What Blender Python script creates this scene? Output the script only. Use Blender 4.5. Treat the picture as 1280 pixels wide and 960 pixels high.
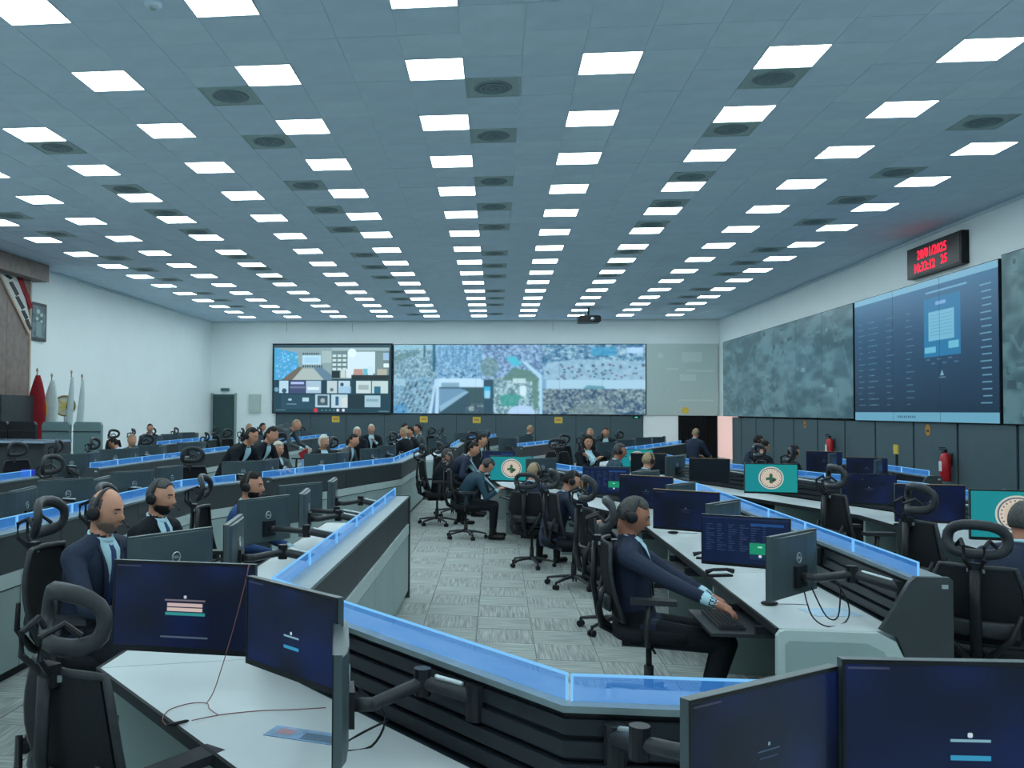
import bpy, math, random
import numpy as np
from mathutils import Vector, Matrix, Euler
from mathutils.kdtree import KDTree
from mathutils.bvhtree import BVHTree

for o in list(bpy.data.objects):
    bpy.data.objects.remove(o, do_unlink=True)
sc = bpy.context.scene
C = sc.collection
PI = math.pi
R_ = math.radians

# ------------------------------------------------------------------ camera
F_PX, CX_PX, YAW, PITCH, ROLL = 1146.83, 488.52, -.114242, .0289129, .0065883


def cam_rows():
    cy, sy = math.cos(YAW), math.sin(YAW)
    cp, sp = math.cos(PITCH), math.sin(PITCH)
    cr, sr = math.cos(ROLL), math.sin(ROLL)
    A = np.array([[1, 0, 0], [0, 0, -1], [0, 1, 0]], float)
    Ry = np.array([[cy, 0, -sy], [0, 1, 0], [sy, 0, cy]])
    Rp = np.array([[1, 0, 0], [0, cp, sp], [0, -sp, cp]])
    Rr = np.array([[cr, -sr, 0], [sr, cr, 0], [0, 0, 1]])
    return Rr @ Rp @ Ry @ A


CR = cam_rows()                       # rows: right, down, forward
cd = bpy.data.cameras.new('camera')
cam = bpy.data.objects.new('camera', cd)
C.objects.link(cam)
m3 = Matrix([list(CR[0]), list(-CR[1]), list(-CR[2])]).transposed()
cam.matrix_world = Matrix.Translation((0, 0, 1.8)) @ m3.to_4x4()
cd.sensor_fit = 'HORIZONTAL'
cd.sensor_width = 36
cd.lens = 36 * F_PX / 1280
cd.shift_x = (640 - CX_PX) / 1280
cd.clip_start = .05
cd.clip_end = 200
sc.camera = cam

# ------------------------------------------------------------------ world, exposure
w = bpy.data.worlds.new('world')
sc.world = w
w.use_nodes = True
w.node_tree.nodes['Background'].inputs[0].default_value = (.35, .5, .6, 1)
w.node_tree.nodes['Background'].inputs[1].default_value = .05
sc.view_settings.view_transform = 'Standard'
sc.view_settings.look = 'None'
sc.view_settings.gamma = 1
sc.view_settings.use_curve_mapping = False
sc.view_settings.exposure = 0.0
LAMP = 12.5                            # ceiling panel emission
LAMP_COL = (.80, .97, 1.0)


def in_frame(x, y, z, m=0):
    v = CR @ np.array([x, y, z - 1.8])
    if v[2] < .1:
        return False
    px, py = CX_PX + F_PX * v[0] / v[2], 480 + F_PX * v[1] / v[2]
    return -m < px < 1280 + m and -m < py < 960 + m


# ------------------------------------------------------------------ materials
MATS = {}


def srgb(r, g, b):
    f = lambda c: (c / 255 / 12.92) if c / 255 <= .04045 else ((c / 255 + .055) / 1.055) ** 2.4
    return (f(r), f(g), f(b))


def mat(name, col, rough=.6, metal=0., var=.08, scale=20., emit=None, es=0., bump=0., spec=None):
    if name in MATS:
        return MATS[name]
    m = bpy.data.materials.new(name)
    m.use_nodes = True
    nt = m.node_tree
    b = nt.nodes['Principled BSDF']
    b.inputs['Roughness'].default_value = rough
    b.inputs['Metallic'].default_value = metal
    if spec is None and max(col) < .04:
        spec = .22
    if spec is not None:
        b.inputs['Specular IOR Level'].default_value = spec
    tc = nt.nodes.new('ShaderNodeTexCoord')
    n = nt.nodes.new('ShaderNodeTexNoise')
    n.inputs['Scale'].default_value = scale
    n.inputs['Detail'].default_value = 3
    nt.links.new(tc.outputs['Object'], n.inputs['Vector'])
    r = nt.nodes.new('ShaderNodeValToRGB')
    r.color_ramp.elements[0].position = .3
    r.color_ramp.elements[1].position = .7
    r.color_ramp.elements[0].color = tuple(c * (1 - var) for c in col) + (1,)
    r.color_ramp.elements[1].color = tuple(min(1, c * (1 + var)) for c in col) + (1,)
    nt.links.new(n.outputs['Fac'], r.inputs['Fac'])
    nt.links.new(r.outputs['Color'], b.inputs['Base Color'])
    if emit:
        b.inputs['Emission Color'].default_value = tuple(emit) + (1,)
        b.inputs['Emission Strength'].default_value = es
    if bump:
        bp = nt.nodes.new('ShaderNodeBump')
        bp.inputs['Strength'].default_value = bump
        bp.inputs['Distance'].default_value = .01
        nt.links.new(n.outputs['Fac'], bp.inputs['Height'])
        nt.links.new(bp.outputs['Normal'], b.inputs['Normal'])
    MATS[name] = m
    return m


def emat(name, col, s):
    if name in MATS:
        return MATS[name]
    m = bpy.data.materials.new(name)
    m.use_nodes = True
    nt = m.node_tree
    nt.nodes.remove(nt.nodes['Principled BSDF'])
    e = nt.nodes.new('ShaderNodeEmission')
    e.inputs[0].default_value = tuple(col) + (1,)
    e.inputs[1].default_value = s
    nt.links.new(e.outputs[0], nt.nodes['Material Output'].inputs[0])
    MATS[name] = m
    return m


def image_mat(name, arr, strength, rough=.25):
    """a screen or print whose picture is drawn below in numpy (rows top to bottom, linear-light display values 0..1 sRGB)"""
    h, wd = arr.shape[:2]
    im = bpy.data.images.new(name, wd, h)
    px = np.ones((h, wd, 4), np.float32)
    px[..., :3] = np.clip(arr[::-1], 0, 1)
    im.pixels.foreach_set(px.ravel())
    im.pack()
    m = bpy.data.materials.new(name)
    m.use_nodes = True
    nt = m.node_tree
    b = nt.nodes['Principled BSDF']
    t = nt.nodes.new('ShaderNodeTexImage')
    t.image = im
    t.interpolation = 'Linear'
    b.inputs['Roughness'].default_value = rough
    if strength > 0:
        b.inputs['Specular IOR Level'].default_value = .18
        b.inputs['Base Color'].default_value = (.01, .012, .015, 1)
        nt.links.new(t.outputs[0], b.inputs['Emission Color'])
        b.inputs['Emission Strength'].default_value = strength
    else:
        nt.links.new(t.outputs[0], b.inputs['Base Color'])
    MATS[name] = m
    return m


def glass_mat(name, fac, col, s, tint):
    m = bpy.data.materials.new(name)
    m.use_nodes = True
    nt = m.node_tree
    nt.nodes.remove(nt.nodes['Principled BSDF'])
    tr = nt.nodes.new('ShaderNodeBsdfTransparent')
    tr.inputs[0].default_value = tuple(tint) + (1,)
    em = nt.nodes.new('ShaderNodeEmission')
    em.inputs[0].default_value = tuple(col) + (1,)
    em.inputs[1].default_value = s
    gl = nt.nodes.new('ShaderNodeBsdfGlossy')
    gl.inputs['Roughness'].default_value = .05
    n = nt.nodes.new('ShaderNodeTexNoise')
    n.inputs['Scale'].default_value = 3
    tc = nt.nodes.new('ShaderNodeTexCoord')
    nt.links.new(tc.outputs['Object'], n.inputs['Vector'])
    mr = nt.nodes.new('ShaderNodeMapRange')
    mr.inputs['To Min'].default_value = fac * .85
    mr.inputs['To Max'].default_value = fac * 1.15
    nt.links.new(n.outputs['Fac'], mr.inputs['Value'])
    mx = nt.nodes.new('ShaderNodeMixShader')
    nt.links.new(mr.outputs[0], mx.inputs[0])
    nt.links.new(tr.outputs[0], mx.inputs[1])
    nt.links.new(em.outputs[0], mx.inputs[2])
    m2 = nt.nodes.new('ShaderNodeMixShader')
    m2.inputs[0].default_value = .05
    nt.links.new(mx.outputs[0], m2.inputs[1])
    nt.links.new(gl.outputs[0], m2.inputs[2])
    nt.links.new(m2.outputs[0], nt.nodes['Material Output'].inputs[0])
    MATS[name] = m
    return m


M_CEIL = mat('ceiling_tile', (.60, .74, .87), .85, var=.04, scale=3, bump=.05)
M_CEILV = mat('ceiling_tile_pale', (.63, .77, .89), .85, var=.04, scale=3)
M_GRID = mat('ceiling_grid', (.70, .82, .88), .7)
M_WALL = mat('wall_paint', (.86, .92, .93), .8, var=.015, scale=1.2)
M_DARKP = mat('dark_cladding', srgb(64, 84, 92), .5, var=.05, scale=4)
M_SEAM = mat('seam', (.01, .013, .016), .7)
M_LAMP = emat('lamp_diffuser', LAMP_COL, LAMP)
M_LFRAME = mat('lamp_frame', (.6, .66, .68), .5)
M_VENT = mat('vent_metal', srgb(160, 182, 184), .6, var=.1)
M_VENTD = mat('vent_core', srgb(120, 142, 148), .7)
M_WHITE = mat('desk_white', srgb(190, 199, 202), .38, var=.02, scale=6)
M_CAB = mat('cabinet_grey', srgb(140, 160, 160), .45, var=.03, scale=3)
M_CABL = mat('cabinet_light', srgb(172, 188, 188), .42, var=.02, scale=3)
M_PANEL = mat('panel_charcoal', srgb(48, 56, 60), .5, var=.1, scale=9)
M_SLAT = mat('slat_black', srgb(32, 38, 44), .35, var=.1)
M_TROUGH = mat('trough_dark', srgb(30, 42, 50), .45)
M_RAIL = mat('rail_grey', srgb(118, 134, 138), .35, .3)
M_EDGE = mat('edge_black', (.012, .016, .02), .5)
M_BLK = mat('black_plastic', (.012, .014, .017), .42, var=.2, scale=30)
M_BLK2 = mat('dark_plastic', (.028, .032, .037), .38, var=.15, scale=30)
M_MESH = mat('chair_mesh', (.010, .012, .015), .85, var=.3, scale=300, bump=.2)
M_FAB = mat('seat_fabric', (.012, .014, .018), .95, var=.2, scale=200, bump=.2)
M_CHROME = mat('chrome', (.5, .54, .56), .25, .9)
M_MBACK = mat('monitor_back', srgb(66, 80, 84), .38, .2, var=.06, scale=5)
M_BEZEL = mat('bezel', srgb(26, 30, 34), .35)
M_SILVER = mat('silver', (.42, .48, .5), .35, .5)
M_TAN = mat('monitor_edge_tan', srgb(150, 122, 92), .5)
M_GLASS = glass_mat('edge_lit_acrylic', .30, (.065, .32, .90), .98, (.84, .93, 1.0))
M_GEDGE = emat('acrylic_edge', (.22, .58, 1.0), .95)
M_SKIN = mat('skin', srgb(186, 134, 110), .55, var=.08, scale=14)
M_SKIN2 = mat('skin_tan', srgb(166, 112, 90), .55, var=.08, scale=14)
M_HAIRB = mat('hair_black', (.012, .010, .009), .7, var=.4, scale=80, bump=.4)
M_HAIRD = mat('hair_dark_grey', (.05, .05, .05), .75, var=.4, scale=80, bump=.4)
M_HAIRW = mat('hair_pale', (.50, .48, .42), .8, var=.15, scale=80, bump=.4)
M_HAIRT = mat('hair_sandy', (.30, .22, .13), .8, var=.25, scale=80, bump=.4)
M_NAVY = mat('suit_navy', srgb(22, 36, 60), .85, var=.12, scale=60)
M_DARKS = mat('suit_dark', srgb(20, 26, 34), .85, var=.12, scale=60)
M_TEALS = mat('suit_teal', srgb(30, 62, 78), .85, var=.12, scale=60)
M_BLUES = mat('suit_blue', srgb(26, 62, 110), .85, var=.12, scale=60)
M_GREYS = mat('suit_grey', srgb(60, 70, 76), .85, var=.12, scale=60)
M_TROU = mat('trouser_dark', (.010, .013, .018), .9, var=.15, scale=60)
M_SHOE = mat('shoe_black', (.008, .008, .009), .3)
M_SHIRT = mat('shirt_pale_blue', srgb(168, 205, 218), .8, var=.04, scale=40)
M_SHIRTW = mat('shirt_white_blue', srgb(170, 190, 222), .8, var=.04, scale=40)
M_TIE = mat('tie_blue', srgb(20, 52, 100), .7, var=.2, scale=90)
M_EYE = mat('eye_white', (.30, .27, .25), .4)
M_STUB = mat('stubble', srgb(112, 92, 82), .7, var=.2, scale=120)
M_RED = mat('red_paint', srgb(176, 24, 34), .35)
M_REDC = mat('red_cloth', srgb(140, 14, 30), .8, var=.15, scale=6)
M_YEL = mat('yellow_sign', srgb(206, 178, 62), .6)
M_WOOD = mat('wood_panel', srgb(128, 112, 106), .5, var=.18, scale=7)
M_WOODL = mat('wood_edge', srgb(190, 168, 150), .5)
M_DOOR = mat('door_green', srgb(52, 84, 84), .5)
M_GREENC = mat('chair_grey_green', srgb(104, 132, 136), .6)
M_PAPER = mat('paper', srgb(205, 215, 218), .7)
M_RIBBON = mat('panel_blue_emissive', (.01, .02, .3), .4, emit=(.01, .03, .55), es=.5)  # dark blue panel colour with emission added
M_BLACKC = mat('black_curtain', (.006, .007, .009), .95)
M_PINKW = mat('lobby_wall_glow', srgb(214, 178, 170), .8, emit=srgb(214, 178, 170), es=.8)  # emission stands in for the next room's light on this wall
M_REDLED = emat('red_led', (1.0, .02, .05), 2.2)
M_GREENLED = emat('green_led', (.05, .8, .5), 1.0)
M_CUP = mat('yellow_cup', srgb(226, 170, 70), .5)


# ------------------------------------------------------------------ mesh builder
class MB:
    def __init__(s):
        s.v, s.f, s.u = [], [], None

    def add(s, vs, fs, M=None):
        b = len(s.v)
        s.v += [tuple(M @ Vector(p)) if M is not None else tuple(p) for p in vs]
        s.f += [tuple(i + b for i in f) for f in fs]
        return s

    def box(s, x0, x1, y0, y1, z0, z1, M=None):
        return s.hexa([(x0, y0, z0), (x1, y0, z0), (x1, y1, z0), (x0, y1, z0), (x0, y0, z1), (x1, y0, z1), (x1, y1, z1), (x0, y1, z1)], M)

    def hexa(s, p, M=None):
        return s.add(p, [(0, 3, 2, 1), (4, 5, 6, 7), (0, 1, 5, 4), (1, 2, 6, 5), (2, 3, 7, 6), (3, 0, 4, 7)], M)

    def prism(s, poly, axis, a, b, M=None):
        """extrude a 2D polygon along an axis ('x','y','z')"""
        def P(q, t):
            return {'x': (t, q[0], q[1]), 'y': (q[0], t, q[1]), 'z': (q[0], q[1], t)}[axis]
        n = len(poly)
        vs = [P(q, a) for q in poly] + [P(q, b) for q in poly]
        fs = [tuple(range(n))[::-1], tuple(range(n, 2 * n))] + [(i, (i + 1) % n, (i + 1) % n + n, i + n) for i in range(n)]
        return s.add(vs, fs, M)

    def tube(s, pts, rad, n=8, M=None, flat=None, closed=False, cap=True, up=(0, 0, 1)):
        """swept tube; rad: a number or one per point, (rx, ry) allowed"""
        pts = [Vector(p) for p in pts]
        k = len(pts)
        if not isinstance(rad, (list, tuple)) or (len(rad) == 2 and k != 2 and not isinstance(rad[0], (list, tuple))):
            rad = [rad] * k
        rad = [(r, r) if not isinstance(r, (list, tuple)) else r for r in rad]
        vs, fs = [], []
        upv = Vector(up)
        for i, p in enumerate(pts):
            if closed:
                t = pts[(i + 1) % k] - pts[i - 1]
            else:
                t = pts[min(i + 1, k - 1)] - pts[max(i - 1, 0)]
            t.normalize()
            a = t.cross(upv)
            if a.length < .05:
                a = t.cross(Vector((0, 1, 0)) if abs(t.y) < .9 else Vector((1, 0, 0)))
            a.normalize()
            b = a.cross(t).normalized()
            for j in range(n):
                q = 2 * PI * j / n
                vs.append(p + a * (math.cos(q) * rad[i][0]) + b * (math.sin(q) * rad[i][1]))
        rng = k if closed else k - 1
        for i in range(rng):
            for j in range(n):
                i2 = (i + 1) % k
                fs.append((i * n + j, i2 * n + j, i2 * n + (j + 1) % n, i * n + (j + 1) % n))
        if not closed and cap:
            fs.append(tuple(range(n)))
            fs.append(tuple(range((k - 1) * n, k * n))[::-1])
        return s.add(vs, fs, M)

    def ball(s, c, r, n=10, m=7, M=None):
        r = (r, r, r) if not isinstance(r, (list, tuple)) else r
        vs = [(c[0], c[1], c[2] + r[2])]
        for i in range(1, m):
            a = PI * i / m
            for j in range(n):
                q = 2 * PI * j / n
                vs.append((c[0] + r[0] * math.sin(a) * math.cos(q), c[1] + r[1] * math.sin(a) * math.sin(q), c[2] + r[2] * math.cos(a)))
        vs.append((c[0], c[1], c[2] - r[2]))
        fs = [(0, 1 + j, 1 + (j + 1) % n) for j in range(n)]
        for i in range(m - 2):
            for j in range(n):
                a0 = 1 + i * n
                fs.append((a0 + j, a0 + n + j, a0 + n + (j + 1) % n, a0 + (j + 1) % n))
        e = len(vs) - 1
        a0 = 1 + (m - 2) * n
        fs += [(e, a0 + (j + 1) % n, a0 + j) for j in range(n)]
        return s.add(vs, fs, M)

    def limb(s, a, b, ra, rb, n=12, M=None):
        """tapered capsule"""
        a, b = Vector(a), Vector(b)
        d = (b - a)
        L = d.length
        d.normalize()
        pts, rr = [], []
        for t in (-.97, -.7, -.35):
            pts.append(a + d * (t * ra)); rr.append(ra * math.sqrt(1 - t * t))
        for t in (0, .33, .67, 1):
            pts.append(a + d * (L * t)); rr.append(ra + (rb - ra) * t)
        for t in (.35, .7, .97):
            pts.append(b + d * (t * rb)); rr.append(rb * math.sqrt(1 - t * t))
        return s.tube(pts, rr, n, M)

    def mesh(s, name, material, smooth=False):
        me = bpy.data.meshes.new(name)
        me.from_pydata(s.v, [], s.f)
        me.materials.append(material)
        if smooth:
            me.polygons.foreach_set('use_smooth', [True] * len(me.polygons))
        me.update()
        return me

    def obj(s, name, material, parent=None, smooth=False, M=None):
        return link(name, s.mesh(name, material, smooth), parent, M)


def smooth(pts, k=5):
    P = [Vector(p) for p in pts]
    out = []
    for i in range(len(P) - 1):
        a, b, c, d = P[max(i - 1, 0)], P[i], P[i + 1], P[min(i + 2, len(P) - 1)]
        for j in range(k):
            t = j / k
            out.append(.5 * (2 * b + (c - a) * t + (2 * a - 5 * b + 4 * c - d) * t * t + (3 * b - a - 3 * c + d) * t ** 3))
    return out + [P[-1]]


def link(name, me, parent=None, M=None):
    o = bpy.data.objects.new(name, me)
    C.objects.link(o)
    if parent is not None:
        o.parent = parent
    if M is not None:
        o.matrix_local = M
    return o


def thing(name, label, cat, loc=(0, 0, 0), rz=0., group=None, scale=1.):
    o = bpy.data.objects.new(name, None)
    C.objects.link(o)
    o.location = loc
    o.rotation_euler = (0, 0, rz)
    o.scale = (scale,) * 3
    o.empty_display_size = .1
    tag(o, label, cat, group)
    return o


def tag(o, label, cat, group=None):
    o['label'] = label
    o['category'] = cat
    if group:
        o['group'] = group
    return o


def struct(o):
    o['kind'] = 'structure'
    return o


def copy_tree(o, parent=None):
    c = o.copy()
    C.objects.link(c)
    c.parent = parent
    for ch in list(o.children):
        copy_tree(ch, c)
    return c


def uv_quad(name, corners, material, parent=None, thick=0.):
    """flat picture surface; corners TL, TR, BR, BL"""
    me = bpy.data.meshes.new(name)
    me.from_pydata([tuple(c) for c in corners], [], [(3, 2, 1, 0)])
    uv = me.uv_layers.new(name='UVMap')
    for li, c in zip(me.polygons[0].loop_indices, [(0, 0), (1, 0), (1, 1), (0, 1)]):
        uv.data[li].uv = c
    me.materials.append(material)
    me.update()
    return link(name, me, parent)


def text_mesh(name, s, size, material, depth=.001, bold=0.):
    cu = bpy.data.curves.new(name, 'FONT')
    cu.body = s
    cu.size = size
    cu.align_x = 'CENTER'
    cu.align_y = 'CENTER'
    cu.extrude = depth
    cu.offset = bold
    cu.resolution_u = 2
    o = bpy.data.objects.new(name, cu)
    me = bpy.data.meshes.new_from_object(o)
    bpy.data.objects.remove(o)
    me.name = name
    me.materials.clear()
    me.materials.append(material)
    return me


ORD = ['', 'first', 'second', 'third', 'fourth', 'fifth', 'sixth', 'seventh', 'eighth', 'ninth', 'tenth', 'eleventh', 'twelfth', 'thirteenth', 'fourteenth', 'fifteenth', 'sixteenth', 'seventeenth', 'eighteenth', 'nineteenth', 'twentieth']

# ------------------------------------------------------------------ drawn pictures (numpy)
RNG = np.random.RandomState(7)


def noise2(h, w_, cells, seed):
    r = np.random.RandomState(seed)
    g = r.rand(cells[0] + 2, cells[1] + 2)
    y = np.linspace(0, cells[0], h, endpoint=False)
    x = np.linspace(0, cells[1], w_, endpoint=False)
    yi, xi = y.astype(int), x.astype(int)
    fy, fx = (y - yi)[:, None], (x - xi)[None]
    fy, fx = fy * fy * (3 - 2 * fy), fx * fx * (3 - 2 * fx)
    a = g[yi][:, xi]; b = g[yi][:, xi + 1]; c = g[yi + 1][:, xi]; d = g[yi + 1][:, xi + 1]
    return (a * (1 - fx) + b * fx) * (1 - fy) + (c * (1 - fx) + d * fx) * fy


def canvas(h, w_, rgb):
    return np.ones((h, w_, 3), np.float32) * (np.array(rgb, np.float32) / 255)


def rect(a, x0, y0, x1, y1, rgb, al=1.):
    x0, y0, x1, y1 = [int(max(0, q)) for q in (x0, y0, x1, y1)]
    a[y0:y1, x0:x1] = a[y0:y1, x0:x1] * (1 - al) + np.array(rgb, np.float32) / 255 * al


def poly(a, pts, rgb, al=1.):
    h, w_ = a.shape[:2]
    yy, xx = np.mgrid[0:h, 0:w_]
    ins = np.zeros((h, w_), bool)
    n = len(pts)
    for i in range(n):
        x0, y0 = pts[i]; x1, y1 = pts[(i + 1) % n]
        if y0 == y1:
            continue
        c = ((yy >= min(y0, y1)) & (yy < max(y0, y1))) & (xx < (x1 - x0) * (yy - y0) / (y1 - y0) + x0)
        ins ^= c
    a[ins] = a[ins] * (1 - al) + np.array(rgb, np.float32) / 255 * al


def disc(a, cx, cy, r, rgb, r0=0., al=1., sy=1.):
    h, w_ = a.shape[:2]
    yy, xx = np.mgrid[0:h, 0:w_]
    d = np.hypot(xx - cx, (yy - cy) / sy)
    m = (d < r) & (d >= r0)
    a[m] = a[m] * (1 - al) + np.array(rgb, np.float32) / 255 * al


def speckle(a, x0, y0, x1, y1, lo, hi, seed, cells=(24, 40), hue=(0, 0, 0), rects=60, sz=6):
    h, w_ = int(y1 - y0), int(x1 - x0)
    n = .55 * noise2(h, w_, cells, seed) + .3 * noise2(h, w_, (cells[0] * 2, cells[1] * 2), seed + 1) + .15 * noise2(h, w_, (cells[0] // 3 + 1, cells[1] // 3 + 1), seed + 2)
    n = np.clip((n - .3) / .4, 0, 1)[..., None]
    lo, hi = np.array(lo, np.float32) / 255, np.array(hi, np.float32) / 255
    a[int(y0):int(y0) + h, int(x0):int(x0) + w_] = lo * (1 - n) + hi * n
    r = np.random.RandomState(seed + 5)
    for _ in range(rects):
        x, y = r.uniform(x0, x1 - sz), r.uniform(y0, y1 - sz)
        ww, hh = r.uniform(2, sz), r.uniform(2, sz)
        t = r.rand()
        c = (lo * (1 - t) + hi * t) * 255 * r.uniform(.7, 1.25) + np.array(hue) * r.rand()
        rect(a, x, y, min(x + ww, x1), min(y + hh, y1), np.clip(c, 0, 255), .8)


def img_conference():
    a = canvas(336, 600, (40, 70, 82))
    rect(a, 0, 0, 600, 14, (58, 86, 98))
    rect(a, 300, 14, 590, 170, (120, 140, 142))
    # meeting room, left
    rect(a, 4, 14, 300, 170, (150, 170, 172))
    poly(a, [(4, 14), (120, 40), (130, 110), (40, 175), (4, 175)], (84, 170, 214))
    for k in range(70):
        x, y = RNG.randint(6, 118), RNG.randint(24, 160)
        if y < 175 - (x - 40) * .7:
            rect(a, x, y, x + RNG.randint(4, 16), y + RNG.randint(3, 12), (RNG.randint(90, 210), RNG.randint(170, 240), 250), .7)
    poly(a, [(40, 175), (130, 108), (150, 112), (96, 175)], (122, 108, 96))
    poly(a, [(96, 175), (150, 118), (206, 118), (260, 175)], (186, 194, 188))
    poly(a, [(206, 112), (240, 106), (300, 150), (300, 175), (262, 175)], (110, 136, 156))
    rect(a, 148, 52, 244, 98, (196, 228, 244))
    rect(a, 160, 64, 232, 90, (170, 212, 236), .6)
    for k in range(8):
        rect(a, 150 + k * 11, 40, 157 + k * 11, 49, (70, 90, 100))
    for k in range(9):
        rect(a, 150 + k * 12, 102, 156 + k * 12, 112, (50, 66, 70))
    rect(a, 248, 30, 298, 90, (190, 204, 200), .7)
    # second room, right
    rect(a, 300, 14, 592, 30, (168, 188, 190))
    for i in range(3):
        for j in range(4):
            rect(a, 303 + i * 26, 48 + j * 22, 322 + i * 26, 62 + j * 22, (214, 228, 228))
            rect(a, 303 + i * 26, 62 + j * 22, 324 + i * 26, 66 + j * 22, (60, 80, 84))
    rect(a, 380, 34, 520, 142, (226, 240, 246))
    disc(a, 402, 40, 22, (244, 252, 255))
    rect(a, 524, 40, 560, 120, (130, 150, 150)); rect(a, 560, 40, 590, 76, (170, 196, 222)); rect(a, 562, 92, 590, 112, (240, 248, 250))
    for x, y, ww, c in [(300, 130, 40, (40, 54, 58)), (345, 120, 24, (214, 220, 216)), (372, 120, 36, (232, 238, 240)), (412, 120, 46, (196, 150, 140)), (460, 118, 22, (120, 190, 204)), (484, 108, 26, (214, 236, 244)), (530, 120, 50, (190, 184, 166))]:
        rect(a, x, y, x + ww, 164, c)
    rect(a, 400, 150, 592, 172, (44, 56, 58))
    # participants row 1
    X = [(30, 78, (196, 220, 232)), (84, 164, (74, 82, 120)), (168, 246, (180, 200, 216)), (276, 328, (204, 212, 216)), (334, 394, (200, 220, 232)), (424, 500, (214, 224, 222)), (504, 586, (206, 220, 214))]
    for x0, x1, c in X:
        rect(a, x0, 178, x1, 240, c)
    rect(a, 90, 184, 158, 196, (190, 196, 236)); rect(a, 84, 206, 164, 216, (120, 122, 150)); rect(a, 176, 210, 236, 224, (236, 242, 244))
    rect(a, 516, 206, 548, 240, (50, 110, 134)); rect(a, 436, 198, 488, 222, (170, 182, 180)); disc(a, 300, 222, 9, (110, 120, 122)); disc(a, 352, 196, 9, (60, 84, 104)); rect(a, 338, 206, 400, 240, (160, 196, 222), .7)
    disc(a, 16, 222, 12, (120, 160, 180)); disc(a, 56, 228, 12, (60, 90, 110))
    # row 2
    rect(a, 40, 248, 212, 318, (50, 80, 98)); disc(a, 86, 272, 10, (180, 210, 216), sy=.6); rect(a, 150, 262, 184, 282, (190, 216, 222)); rect(a, 70, 292, 120, 297, (120, 150, 160))
    rect(a, 216, 246, 290, 310, (184, 206, 216)); rect(a, 228, 252, 280, 300, (70, 90, 104)); disc(a, 254, 276, 12, (170, 176, 176))
    rect(a, 298, 246, 382, 312, (196, 214, 224)); rect(a, 320, 256, 336, 300, (60, 96, 122)); rect(a, 350, 262, 380, 308, (224, 222, 220))
    rect(a, 386, 246, 464, 316, (38, 58, 66)); rect(a, 468, 250, 548, 308, (176, 202, 212)); rect(a, 476, 268, 536, 280, (120, 150, 160), .6)
    disc(a, 219, 324, 11, (206, 62, 74))
    for k in range(4):
        disc(a, 252 + k * 20, 324, 4, (120, 150, 160))
    disc(a, 332, 323, 8, (216, 214, 232)); disc(a, 360, 323, 8, (232, 220, 232))
    rect(a, 16, 322, 66, 326, (110, 140, 150)); rect(a, 538, 326, 590, 330, (120, 150, 160))
    return a


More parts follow.
